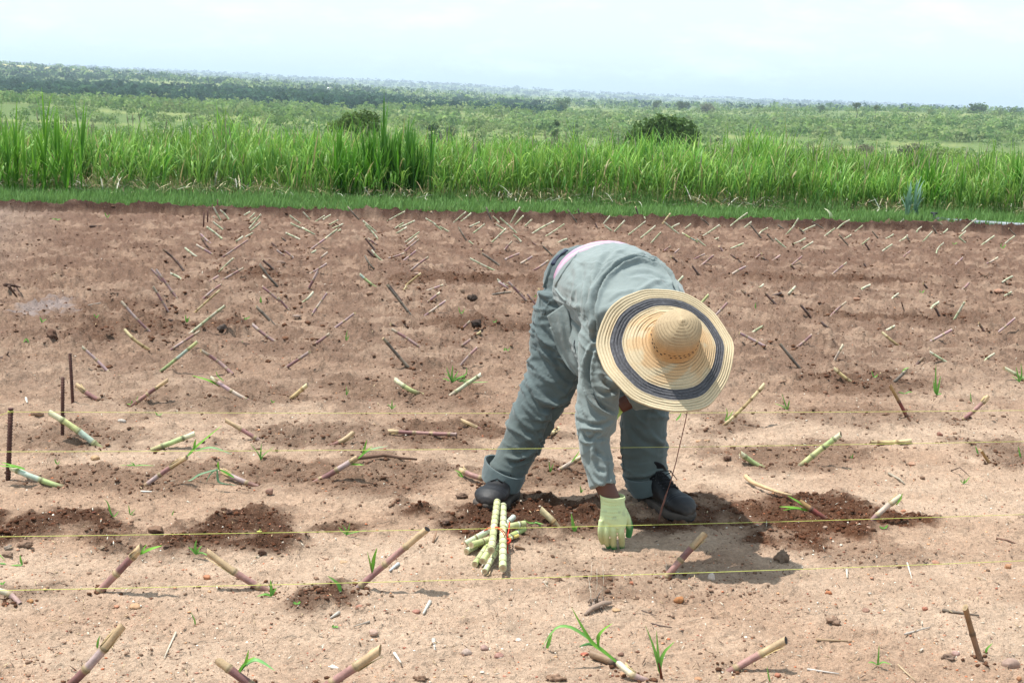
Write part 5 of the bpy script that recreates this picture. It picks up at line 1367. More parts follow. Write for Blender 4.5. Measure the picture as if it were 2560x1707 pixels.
# the seedling at the bottom
sd = weed(1655, 1692, [[(-6, -22), (-14, -52), (-26, -90), (-42, -130)], [(-7, -24), (-10, -60), (-14, -118)], [(-6, -26), (4, -60), (20, -78), (32, -90)]], .011, 'tall young seedling with three upright leaves at the bottom, right of the black ended cutting', name='seedling')
mb = MB(); bb = gnd(1655, 1692); mb.tube([bb - [0, 0, .01], atY(1650, 1668, bb[1]), atY(1645, 1655, bb[1])], [.004, .0035, .003], lin((120, 66, 48)), 8); mb.build('stem', MAT_SHOOT, sd)
WD = [
 (1436, 1328, [[(-4, -20), (-8, -46)], [(3, -8), (8, -14)]], .013, 'single bright upright blade in the dark soil left of the glove'),
 (1335, 1312, [[(-12, -6), (-24, -14)], [(12, 2), (24, -2)], [(-6, 8), (-8, 16)], [(8, 4), (20, 8)]], .007, 'low green weed in the dark soil right of the bundle'),
 (852, 1482, [[(-8, -24), (-34, -44)]], .014, 'single arched leaf with red stem on the small dark soil heap'),
 (867, 1338, [[(-4, -16), (-12, -28)], [(4, -14), (8, -32)], [(-12, -12), (-22, -22)], [(10, -6), (50, -14)]], .006, 'thin leaved weed on the long dark furrow under the third string'),
 (490, 1385, [[(-2, -20), (2, -38)], [(-10, -12), (-20, -18)], [(14, -4), (36, 6)], [(8, -14), (16, -22)]], .009, 'weed between the two purple cuttings at the left soil heap'),
 (678, 1492, [[(0, -24), (-2, -44)], [(-14, -8), (-36, -2)], [(8, -16), (14, -24)]], .010, 'green weed at the foot of the long leaning purple cutting'),
 (284, 1298, [[(-8, -18), (-14, -40), (-24, -52)], [(6, -12), (14, -22)]], .007, 'slender weed in the sand above the left dug soil'),
 (325, 1286, [[(-2, -14), (-4, -24)], [(8, -8), (14, -14)], [(6, 0), (10, 2)]], .005, 'small star shaped weed right of the slender weed'),
 (430, 1290, [[(2, -8), (6, -16)]], .005, 'tiny weed blade in the sand above the crust slab'),
 (56, 1414, [[(-4, -14), (-6, -28)], [(-14, -2), (-30, 0)]], .008, 'weed near the left edge below the crust slabs'),
 (0, 1410, [[(8, -2), (16, 2)], [(-8, -14), (-4, -26), (14, -8)]], .008, 'weed cut by the left edge'),
 (8, 1462, [[(2, -6), (6, -8)], [(-6, -4), (-8, -4)]], .010, 'tiny round leaved weed at the left edge'),
 (488, 1564, [[(-2, -16), (-12, -36)]], .005, 'single thin weed blade in the front sand left'),
 (243, 1622, [[(2, -20), (8, -36)]], .007, 'thin green blade behind the charred cutting'),
 (743, 1508, [[(-8, -2), (-10, -4)], [(6, -3), (8, -6)], [(2, 2), (6, 3)]], .010, 'tiny bright two leaved weed on the small dark soil heap'),
 (838, 1572, [[(-6, -6), (-4, -12)], [(4, -6), (8, -2)]], .008, 'small bluish weed in the sand at bottom left centre'),
 (1367, 1620, [[(6, -18), (14, -38)]], .012, 'separate leaf blade left of the big green shoot'),
 (2194, 1664, [[(2, -20), (4, -54)], [(-14, -10), (-24, -8)], [(14, -10), (34, -4)]], .006, 'upright weed at the bottom right of centre'),
 (1925, 1704, [[(-4, -18), (-8, -40)]], .005, 'thin weed blade at the bottom edge right of the seedling'),
 (2464, 1634, [[(4, -14), (18, -28)]], .008, 'short curved blade right of the upright tan cutting'),
 (2410, 1212, [[(6, -10), (16, -22)], [(-6, -8), (-8, -14)], [(0, -8), (2, -16)]], .007, 'yellow green tuft in the sand at right'),
 (2210, 1322, [[(6, -6), (10, -12)], [(-8, -4), (-12, -6)]], .009, 'pale green two leaved weed under the third string'),
 (2131, 1146, [[(0, -6), (2, -12)], [(-4, -4), (-6, -8)]], .006, 'tiny green weed right of the pale sand patch'),
 (1968, 1024, [[(-6, -18), (-14, -42)], [(-14, -10), (-34, -16)], [(4, -16), (6, -24)]], .008, 'weed with arching blades right of the hat under the string'),
 (2342, 988, [[(-3, -30), (-2, -78)], [(4, -20), (10, -50)], [(-6, -14), (-8, -40)], [(8, -4), (18, 0)]], .012, 'tall grassy tuft in the middle rows at right'),
 (2190, 1000, [[(-2, -18), (-6, -36)]], .006, 'x'),
 (2185, 946, [[(-3, -10), (-6, -20)], [(6, -6), (10, -12)]], .010, 'small pale weed right of the dark soil lump'),
 (2262, 985, [[(-10, -4), (-16, -6)], [(12, -6), (20, -4)], [(4, 4), (12, 8)]], .007, 'curly light green weed below the forked cutting'),
 (2428, 1008, [[(-1, -14), (-2, -28)]], .007, 'single weed blade left of the bright pink cutting'),
 (2446, 1135, [[(-4, -10), (-8, -22)]], .010, 'green blade beside the small dark red stub'),
 (2551, 1148, [[(-2, -16), (-6, -34)]], .010, 'green blade at the right edge'),
 (2548, 955, [[(-4, -20), (-8, -40)], [(6, -18), (4, -50)], [(-10, -10), (-20, -14)]], .010, 'grassy weed behind the green cutting at the right edge'),
 (1703, 1053, [[(0, -10), (-2, -22)]], .014, 'x'),
 (1690, 1052, [[(8, -10), (14, -22)]], .012, 'bright green blade just below the hat brim'),
 (1376, 1180, [[(-2, -14), (-4, -28)], [(4, -12), (8, -22)]], .006, 'thin weed in the soil left of the sleeve'),
 (1452, 1234, [[(0, -12), (-2, -22)], [(4, -8), (8, -12)]], .006, 'tiny weed left of the glove cuff'),
 (1384, 1062, [[(8, -6), (16, -14)]], .007, 'x'),
 (652, 1150, [[(-6, -16), (-28, -44)], [(0, -24), (2, -42)], [(8, -14), (34, -34)]], .007, 'weed with three thin spread blades under the second string'),
 (338, 1166, [[(-12, -4), (-40, -2)], [(14, -4), (50, -2)], [(-6, -8), (-12, -10)]], .007, 'flat spreading weed under the second string at left'),
 (143, 1160, [[(-4, -6), (-6, -14)], [(4, -4), (6, -8)]], .007, 'tiny weed right of the ribbed rod'),
 (395, 1042, [[(-4, -8), (-8, -14)], [(6, -6), (12, -10)]], .008, 'small weed on the first string at left'),
 (334, 1014, [[(-4, -8), (-6, -14)], [(4, -8), (12, -26)], [(-10, 4), (-18, 10)]], .008, 'weed at the foot of the reddish cutting at left'),
 (681, 1008, [[(-2, -6), (-4, -10)], [(4, -4), (6, -6)]], .007, 'tiny weed right of the pale cutting base'),
 (866, 990, [[(0, -12), (0, -26)], [(4, -10), (6, -18)]], .006, 'thin upright weed in the middle rows left'),
 (980, 1024, [[(0, -14), (0, -26)], [(-6, -10), (-12, -14)], [(6, -8), (10, -12)]], .007, 'small weed below the V pair of green cuttings'),
 (741, 1056, [[(-4, -10), (-10, -26)]], .007, 'x'),
 (1150, 1080, [[(-2, -14), (-2, -26)]], .006, 'x'),
 (560, 1080, [[(-2, -8), (-4, -10)]], .006, 'x'),
 (1264, 886, [[(-4, -10), (-2, -18)], [(6, -10), (12, -20)]], .009, 'green weed in front of the dark clod left of the worker'),
 (865, 858, [[(0, -16), (4, -34)], [(3, -10), (8, -22)]], .009, 'thin weed right of the long pale pink cutting'),
 (608, 866, [[(-2, -8), (-2, -14)], [(8, -4), (12, -8)]], .010, 'weed growing on the dark clod in the middle rows'),
 (652, 770, [[(0, -12), (0, -30)]], .018, 'single upright green blade in the middle rows left'),
 (467, 808, [[(-2, -10), (-4, -22)], [(3, -8), (8, -18)]], .012, 'weed left of the thick pale cutting'),
 (617, 808, [[(-4, -8), (-8, -18)], [(4, -8), (8, -20)]], .010, 'weed right of the thick pale cutting'),
 (240, 796, [[(-3, -6), (-6, -12)], [(4, -6), (8, -10)]], .010, 'small weed below the grey stick'),
 (66, 870, [[(-4, -6), (-8, -12)], [(4, -6), (6, -12)]], .010, 'small weed at left in the middle rows'),
 (105, 806, [[(-3, -8), (-6, -14)], [(6, -6), (12, -8)]], .010, 'small weed above the upright clod at far left'),
 (1152, 795, [[(-2, -14), (-6, -30)], [(3, -10), (10, -24)]], .010, 'weed left of the dark soil clod'),
 (1236, 812, [[(-2, -6), (-4, -12)], [(4, -8), (4, -14)]], .010, 'small weed right of the dark soil clod'),
 (1336, 756, [[(-2, -8), (-4, -16)], [(3, -8), (2, -20)]], .010, 'weed just left of the worker hip'),
 (1890, 772, [[(-2, -8), (0, -16)]], .010, 'small weed in the far rows right of the hat'),
 (2304, 735, [[(-4, -6), (-6, -8)], [(4, -6), (8, -10)]], .012, 'small bright weed in the far rows right'),
 (2386, 612, [[(-4, -4), (-6, -6)], [(4, -4), (8, -4)]], .016, 'small bright weed near the far edge right'),
 (2508, 622, [[(-6, -6), (-4, -14)], [(4, -8), (8, -10)]], .016, 'yellow green weed at the foot of a pale cutting at far right'),
 (140, 553, [[(-6, -4), (-10, -6)], [(6, -4), (12, -6)], [(0, -6), (2, -8)]], .018, 'green weed in the far field at left'),
 (268, 545, [[(-4, -8), (-6, -14)], [(4, -6), (6, -10)]], .016, 'thin weed near the far bank at left'),
 (2420, 790, [[(2, -8), (4, -14)]], .009, 'x'),
]
for (px, py, lv, w, lab) in WD:
    if lab == 'x': continue
    weed(px, py, lv, w, lab)
# the larger weed tuft left of the worker
r = weed(1130, 956, [[(-8, -20), (-14, -40)], [(0, -24), (2, -44)], [(8, -16), (16, -30)], [(-14, -8), (-24, -10)], [(34, -20), (36, -38)], [(30, -8), (28, -22)], [(-10, 4), (-12, 12)], [(12, -10), (30, -18)], [(40, -6), (70, -14)], [(50, 0), (92, -2)], [(-4, -12), (-20, -24)]], .010, 'largest bushy green weed tuft left of the worker legs')
twig([(1110, 953), (1140, 944, .01), (1168, 942)], .006, (104, 80, 66), 'dark curved root lying under the largest weed tuft')

# crumbs of dark soil heaped round the foot of each cutting
bs_ = [(o.location.x, o.location.y) for o in COL.objects if o.get('category') == 'cane cutting' and o.type == 'EMPTY']
fx = []
for s_ in FARS:
    q = gz0(s_[2], s_[3]); fx.append((q[0], q[1]))
cx = np.array([c[0] for c in bs_ for _ in range(26)] + [c[0] for c in fx for _ in range(12)]); cy = np.array([c[1] for c in bs_ for _ in range(26)] + [c[1] for c in fx for _ in range(12)])
big = np.where(np.arange(len(cx)) < 26 * len(bs_), 1.0, 1.9)
cx = cx + rng.normal(0, .026, len(cx)) * big; cy = cy + rng.normal(0, .030, len(cx)) * big
sz = (.002 + .007 * rng.power(.5, len(cx))) * big
tag(scatter('soil_crumbs', cx, cy, sz, lin((96, 68, 52)) * rng.uniform(.7, 1.25, (len(cx), 1)), (ICV, ICF), MAT_CLOD, flat=.75, jit=.3), 'dark soil crumbs pushed up round the feet of the cuttings', 'soil crumbs', kind='stuff')
# ------------------------------------------------------------------ the worker
def cloth_mat(name, c, c2, rough=.85):
    m = bpy.data.materials.new(name); m.use_nodes = True
    nt = m.node_tree; N = nt.nodes; Lk = nt.links.new; bs = N['Principled BSDF']
    bs.inputs['Roughness'].default_value = rough; bs.inputs['Specular IOR Level'].default_value = .2
    bs.inputs['Sheen Weight'].default_value = .25; bs.inputs['Sheen Roughness'].default_value = .4
    tc = N.new('ShaderNodeTexCoord')
    n = N.new('ShaderNodeTexNoise'); n.inputs['Scale'].default_value = 7; n.inputs['Detail'].default_value = 6; Lk(tc.outputs['Object'], n.inputs['Vector'])
    mx = N.new('ShaderNodeMix'); mx.data_type = 'RGBA'; mx.inputs['A'].default_value = (*c, 1); mx.inputs['B'].default_value = (*c2, 1)
    Lk(n.outputs['Fac'], mx.inputs['Factor'])
    at = N.new('ShaderNodeAttribute'); at.attribute_name = 'Col'
    mu = N.new('ShaderNodeVectorMath'); mu.operation = 'MULTIPLY'; Lk(mx.outputs['Result'], mu.inputs[0]); Lk(at.outputs['Color'], mu.inputs[1])
    Lk(mu.outputs[0], bs.inputs['Base Color'])
    n2 = N.new('ShaderNodeTexNoise'); n2.inputs['Scale'].default_value = 16; n2.inputs['Detail'].default_value = 3; Lk(tc.outputs['Object'], n2.inputs['Vector'])
    b = N.new('ShaderNodeBump'); b.inputs['Strength'].default_value = .5; b.inputs['Distance'].default_value = .016; Lk(n2.outputs['Fac'], b.inputs['Height'])
    n3 = N.new('ShaderNodeTexNoise'); n3.inputs['Scale'].default_value = 900; Lk(tc.outputs['Object'], n3.inputs['Vector'])
    b2 = N.new('ShaderNodeBump'); b2.inputs['Strength'].default_value = .25; b2.inputs['Distance'].default_value = .0006; Lk(n3.outputs['Fac'], b2.inputs['Height'])
    Lk(b.outputs[0], b2.inputs['Normal']); Lk(b2.outputs[0], bs.inputs['Normal'])
    return m
MAT_JACKET = cloth_mat('jacket_cloth', lin((125, 134, 132)), lin((106, 116, 115)))
MAT_TROUS = cloth_mat('trouser_cloth', lin((92, 103, 103)), lin((77, 88, 89)))

def ellring(pts, segs=28):
    """loft: list of (centre 3d, lateral axis, half width, other axis, half depth) -> closed mesh"""
    V = []; ang = np.arange(segs) * 2 * pi / segs
    for c, e1, a, e2, b in pts:
        V.append(np.asarray(c) + np.outer(np.cos(ang) * a, e1) + np.outer(np.sin(ang) * b, e2))
    m = len(pts); n = segs; V = np.concatenate(V + [np.array([pts[0][0]]), np.array([pts[-1][0]])])
    i = np.arange(m - 1)[:, None] * n; j = np.arange(n)[None, :]; j2 = (j + 1) % n
    Q = np.stack([i + j, i + j2, i + n + j2, i + n + j], -1).reshape(-1, 4)
    j = np.arange(n); j2 = (j + 1) % n
    T = np.concatenate([np.stack([j2, j, np.full(n, m * n)], 1), np.stack([(m - 1) * n + j, (m - 1) * n + j2, np.full(n, m * n + 1)], 1)])
    return V, Q, T

def limb(rows, segs=28, sub=4):
    """rows: (px, py, Y, half width px, half depth m). ring planes are perpendicular to the path"""
    R = np.array([[*atY(a, b, Y), w / FPX * Y * 1.02, d] for a, b, Y, w, d in rows])
    k = len(R); t = np.linspace(0, k - 1, (k - 1) * sub + 1)
    Q = []
    for a in t:
        i = min(int(a), k - 2); f = a - i
        p0 = R[max(i - 1, 0)]; p1 = R[i]; p2 = R[i + 1]; p3 = R[min(i + 2, k - 1)]
        Q.append(.5 * (2 * p1 + (p2 - p0) * f + (2 * p0 - 5 * p1 + 4 * p2 - p3) * f * f + (-p0 + 3 * p1 - 3 * p2 + p3) * f ** 3))
    Q = np.array(Q); C = Q[:, :3]; _, T = frames(C)
    out = []
    for c, tt, w, d in zip(C, T, Q[:, 3], Q[:, 4]):
        view = c - cC; view /= np.linalg.norm(view)
        e1 = np.cross(tt, view)
        if np.linalg.norm(e1) < .25: e1 = np.array([1., 0, 0]) - tt * tt[0]
        e1 /= np.linalg.norm(e1); e2 = np.cross(e1, tt)
        out.append((c, e1, w, e2, d))
    return ellring(out, segs)

def blob(px, py, Y, rx, ry, rz):
    c = atY(px, py, Y); return ICOS(c, (rx, ry, rz))
def ICOS(c, r):
    bm = bmesh.new(); bmesh.ops.create_icosphere(bm, subdivisions=3, radius=1)
    V = np.array([q.co[:] for q in bm.verts]); F = np.array([[q.index for q in p.verts] for p in bm.faces]); bm.free()
    return V * r + np.asarray(c), np.zeros((0, 4), int), F

def fuse(name, parts, voxel=.006, smooth=6, mat=None, parent=None):
    """join closed shapes into one continuous surface"""
    mb = MB()
    for V, Q, T in parts:
        mb.add(V, [Q, T], (1, 1, 1))
    o = mb.build(name + '_raw', None, None, True)
    md = o.modifiers.new('r', 'REMESH'); md.mode = 'VOXEL'; md.voxel_size = voxel
    ms = o.modifiers.new('s', 'SMOOTH'); ms.iterations = smooth; ms.factor = .5
    dg = bpy.context.evaluated_depsgraph_get(); e = o.evaluated_get(dg)
    me = bpy.data.meshes.new_from_object(e)
    bpy.data.objects.remove(o)
    me.name = name
    while me.color_attributes: me.color_attributes.remove(me.color_attributes[0])
    n = bpy.data.objects.new(name, me); COL.objects.link(n)
    if mat: me.materials.clear(); me.materials.append(mat)
    me.polygons.foreach_set('use_smooth', np.ones(len(me.polygons), dtype=bool))
    if parent: n.parent = parent; n.matrix_parent_inverse = Matrix.Translation(-parent.location)
    return n

def get_co(me):
    a = np.empty(len(me.vertices) * 3, np.float32); me.vertices.foreach_get('co', a); return a.reshape(-1, 3).astype(float)
def get_no(me):
    a = np.empty(len(me.vertices) * 3, np.float32); me.vertices.foreach_get('normal', a); return a.reshape(-1, 3).astype(float)
def set_co(me, co): me.vertices.foreach_set('co', co.astype(np.float32).ravel()); me.update()

def folds(o, lst, noise=.004, crisp=.0):
    """lst: (photo pixel polyline, width m, depth m): depth > 0 is a valley with a soft lip, < 0 a ridge"""
    me = o.data
    co = get_co(me); bvh = BVHTree.FromPolygons([Vector(v) for v in co], [tuple(p.vertices) for p in me.polygons])
    no = get_no(me)
    disp = np.zeros(len(co))
    # general softness of loose cloth
    disp += (fbm(co[:, 0] * 9 + co[:, 2] * 5, co[:, 1] * 9 - co[:, 2] * 7, 201, 3) - .5) * noise * 2
    # sharper wrinkles running round and slantwise
    wx = fbm(co[:, 0] * 5, co[:, 2] * 5, 203, 2) * 2.2
    for (ax_, az_, fr, se, am) in ((.5, 1.0, 15, 204, .6), (-.7, .8, 12, 206, .5), (.15, 1, 27, 208, .3)):
        q = (co[:, 0] * ax_ + co[:, 2] * az_) * fr + wx * 1.6
        e = fbm(q, (co[:, 0] * az_ - co[:, 2] * ax_) * fr * .22 + co[:, 1] * 4, se, 2)
        rd = np.clip(1 - np.abs(e - .5) * 9, 0, 1) ** 1.5
        disp += (rd - .3) * crisp * am
    for pts, w, dep in lst:
        S = []
        pts = np.array(pts, float); n = max(3, int(np.sum(np.linalg.norm(np.diff(pts, axis=0), axis=1)) / 4))
        t = np.linspace(0, len(pts) - 1, n)
        # smooth polyline
        k = len(pts)
        for a in t:
            i = min(int(a), k - 2); f = a - i
            p0 = pts[max(i - 1, 0)]; p1 = pts[i]; p2 = pts[i + 1]; p3 = pts[min(i + 2, k - 1)]
            q = .5 * (2 * p1 + (p2 - p0) * f + (2 * p0 - 5 * p1 + 4 * p2 - p3) * f * f + (-p0 + 3 * p1 - 3 * p2 + p3) * f ** 3)
            d = ray(q[0], q[1]); d /= np.linalg.norm(d)
            h = bvh.ray_cast(Vector(cC), Vector(d))
            if h[0] is not None: S.append((*h[0], a / (k - 1)))
        if len(S) < 2: continue
        S = np.array(S)
        lo, hi = S[:, :3].min(0) - 4 * w, S[:, :3].max(0) + 4 * w
        m = np.where(((co > lo) & (co < hi)).all(1))[0]
        if not len(m): continue
        D = np.linalg.norm(co[m][:, None, :] - S[None, :, :3], axis=2)
        j = D.argmin(1); d = D[np.arange(len(m)), j]; tt = S[j, 3]
        end = np.sin(np.clip(tt, .03, .97) * pi) ** .55
        prof = -np.exp(-(d / w) ** 2) + .45 * np.exp(-((d - 1.9 * w) / (w * .9)) ** 2)
        if dep < 0: prof = np.exp(-(d / w) ** 2) - .3 * np.exp(-((d - 1.9 * w) / (w * .9)) ** 2); 
        disp[m] += prof * abs(dep) * end * 1.25
    set_co(me, co + no * disp[:, None])

def raycast_line(objs, pts, off=.0015):
    best = []
    B = []
    for o in objs:
        co = get_co(o.data); B.append(BVHTree.FromPolygons([Vector(v) for v in co], [tuple(p.vertices) for p in o.data.polygons]))
    pts = np.array(pts, float); n = max(3, int(np.sum(np.linalg.norm(np.diff(pts, axis=0), axis=1)) / 6))
    for a in np.linspace(0, len(pts) - 1, n):
        i = min(int(a), len(pts) - 2); q = pts[i] + (pts[i + 1] - pts[i]) * (a - i)
        d = ray(*q); d /= np.linalg.norm(d); hh = None
        for b in B:
            h = b.ray_cast(Vector(cC), Vector(d))
            if h[0] is not None and (hh is None or h[3] < hh[3]): hh = h
        if hh is not None: best.append(np.array(hh[0]) - d * off)
    return best

W = empty('person', gnd(1430, 1262), 'person in grey green work clothes and wide straw hat bending over to plant cane', 'person')

# ---- trousers
LEG_R = [(1432, 745, 5.24, 88, .125), (1412, 830, 5.22, 90, .115), (1393, 905, 5.20, 75, .105), (1362, 985, 5.17, 66, .095), (1322, 1060, 5.15, 57, .085), (1294, 1130, 5.14, 50, .078), (1272, 1172, 5.13, 51, .08), (1262, 1196, 5.13, 50, .08)]
LEG_L = [(1570, 745, 5.28, 92, .125), (1592, 830, 5.27, 88, .115), (1604, 920, 5.26, 74, .105), (1611, 1000, 5.24, 64, .095), (1609, 1080, 5.23, 61, .088), (1608, 1140, 5.22, 59, .085), (1612, 1180, 5.21, 58, .088), (1620, 1212, 5.20, 50, .085)]
HIPS = [(1478, 640, 5.34, 90, .10), (1490, 680, 5.32, 122, .135), (1497, 745, 5.27, 140, .15), (1500, 800, 5.25, 130, .13)]
tro = fuse('trousers', [limb(LEG_R), limb(LEG_L), limb(HIPS), blob(1440, 700, 5.30, .125, .13, .13)], .006, 8, MAT_TROUS, W)
folds(tro, [
    ([(1345, 870), (1380, 905), (1420, 925)], .009, -.010), ([(1336, 795), (1348, 840), (1385, 870)], .008, -.009),
    ([(1318, 960), (1350, 1000), (1400, 1010), (1435, 985)], .010, -.012), ([(1320, 985), (1350, 1022), (1400, 1025)], .009, .010),
    ([(1305, 1010), (1345, 1048), (1385, 1045)], .008, -.008), ([(1300, 1070), (1330, 1085), (1362, 1080)], .010, .007),
    ([(1262, 1140), (1300, 1148), (1340, 1125)], .008, -.010), ([(1275, 1158), (1310, 1152), (1330, 1148)], .007, .010),
    ([(1290, 1120), (1312, 1140), (1345, 1118)], .007, -.007), ([(1350, 740), (1372, 760), (1392, 765)], .006, .006),
    ([(1355, 820), (1380, 850), (1420, 860)], .007, .006), ([(1375, 870), (1410, 940), (1442, 960)], .010, .006),
    ([(1352, 735), (1346, 770), (1352, 800)], .006, .005), ([(1370, 745), (1395, 745)], .005, .005), ([(1362, 772), (1390, 772)], .005, .005),
    ([(1548, 1040), (1552, 1120), (1560, 1180)], .004, .006), ([(1570, 1050), (1585, 1085), (1620, 1110), (1650, 1125)], .012, .008),
    ([(1625, 1080), (1650, 1105), (1668, 1108)], .009, -.008), ([(1560, 1190), (1600, 1192), (1640, 1180), (1668, 1168)], .006, -.009),
    ([(1562, 1200), (1600, 1200), (1645, 1188)], .005, .008), ([(1590, 1000), (1620, 1030), (1660, 1030)], .010, .006),
    ([(1400, 1010), (1370, 1080), (1340, 1140)], .014, .008),
], .005, .015)
co = get_co(tro.data); dd = (1 - ss(co[:, 2], .08, .45))[:, None] * (.2 + .8 * fbm(co[:, 0] * 12, co[:, 2] * 12 + co[:, 1] * 9, 233, 3))[:, None]
setcol(tro.data, 1 - dd * np.array([.02, .12, .22]))

# rolled cuffs: loose sleeves of cloth round the leg end, built as thick open bands
def band(name, top, bot, thick, mat, parent, wob=.003, seed=0, n=48):
    """top / bot: (centre px, py, Y, half width px, half depth m, tilt px at the right edge)"""
    rings = []
    for q, (a, b, Y, w, d, tilt, fy) in enumerate((top, bot)):
        c = atY(a, b, Y); s = Y / FPX
        e1 = cR * w * s - cU * tilt * s; e2 = np.array([0, 1., 0]) * d + cU * fy * s
        an = np.arange(n) * 2 * pi / n
        rr = 1 + wob * 12 * (fbm(np.cos(an) * 2 + seed, np.sin(an) * 2 + q, 210 + seed, 2) - .5)
        rings.append((c, e1, e2, an, rr))
    V = []
    lay = [(0, 0), (.03, .0), (.5, .5), (.97, 0), (1, 0)]
    ts = [0, .04, .35, .7, .96, 1]
    for side in (1, 0):
        for t in (ts if side else ts[::-1]):
            (c0, a0, b0, an, r0), (c1, a1, b1, _, r1) = rings
            c = c0 * (1 - t) + c1 * t; A = a0 * (1 - t) + a1 * t; B = b0 * (1 - t) + b1 * t
            k = (r0 * (1 - t) + r1 * t) * (1 + (.02 * sin(t * pi) if side else 0))
            if not side: k = k - thick / np.linalg.norm(A)
            k = k + .018 * np.sin(an * 3 + t * 4 + seed) * np.sin(t * pi) - (.012 if abs(t - .35) < .02 and side else 0)
            V.append(c + np.outer(np.cos(an) * k, A) + np.outer(np.sin(an) * k, B))
    m = len(V); V = np.concatenate(V)
    i = np.arange(m)[:, None] * n; j = np.arange(n)[None, :]; i2 = ((np.arange(m) + 1) % m)[:, None] * n
    F = np.stack([i + j, i + (j + 1) % n, i2 + (j + 1) % n, i2 + j], -1).reshape(-1, 4)
    return mesh_np(name, V, F, np.ones((len(V), 3)), mat, True, parent)
# (centre x, centre y, Y, half width, half depth, drop of the right edge, rise of the far side)
band('rolled_cuff', (1263, 1166, 5.13, 53, .098, 22, 6), (1252, 1205, 5.12, 50, .098, 18, 6), .006, MAT_TROUS, W, .004, 1)
band('rolled_cuff', (1612, 1180, 5.21, 58, .10, -10, 6), (1630, 1216, 5.20, 52, .098, -22, 4), .006, MAT_TROUS, W, .004, 2)

# ---- jacket with its sleeve
def bodyring(px, py, Y, a, b, yaw=12, pitch=-18):
    c = atY(px, py, Y)
    h = np.array([sin(radians(yaw)), -cos(radians(yaw)), 0]) * cos(radians(pitch)) + np.array([0, 0, sin(radians(pitch))])
    lat = np.array([cos(radians(yaw)), sin(radians(yaw)), 0]); up = np.cross(lat, h); up = up if up[2] > 0 else -up
    return (c, lat, a, up, b)
TORSO = [bodyring(1507, 705, 5.30, .17, .13), bodyring(1512, 712, 5.27, .195, .160), bodyring(1520, 716, 5.18, .212, .172), bodyring(1545, 730, 5.07, .213, .168), bodyring(1570, 756, 4.96, .204, .158),
         bodyring(1592, 788, 4.86, .200, .145), bodyring(1612, 818, 4.76, .185, .125), bodyring(1642, 840, 4.70, .12, .09), bodyring(1650, 850, 4.67, .06, .05)]
SLEEVE_R = [(1545, 790, 4.86, 80, .09), (1512, 860, 4.80, 70, .082), (1500, 920, 4.77, 58, .075), (1497, 975, 4.74, 56, .072), (1492, 1030, 4.72, 56, .070), (1487, 1068, 4.70, 52, .066), (1484, 1095, 4.69, 42, .06),
            (1492, 1140, 4.67, 40, .055), (1500, 1182, 4.65, 37, .052), (1507, 1217, 4.63, 34, .048)]
SIDE = [(1455, 740, 5.10, 60, .08), (1470, 810, 5.02, 58, .07), (1478, 870, 4.94, 50, .06), (1478, 915, 4.88, 30, .04)]
SLEEVE_L = [(1700, 800, 4.92, 70, .085), (1702, 880, 4.95, 58, .075), (1690, 950, 4.97, 48, .066), (1640, 982, 4.96, 40, .06), (1596, 990, 4.95, 34, .05), (1574, 1000, 4.95, 28, .042)]
jac = fuse('jacket', [ellring(TORSO, 36), limb(SLEEVE_R), limb(SIDE), limb(SLEEVE_L), blob(1520, 830, 4.86, .10, .10, .09)], .005, 5, MAT_JACKET, W)
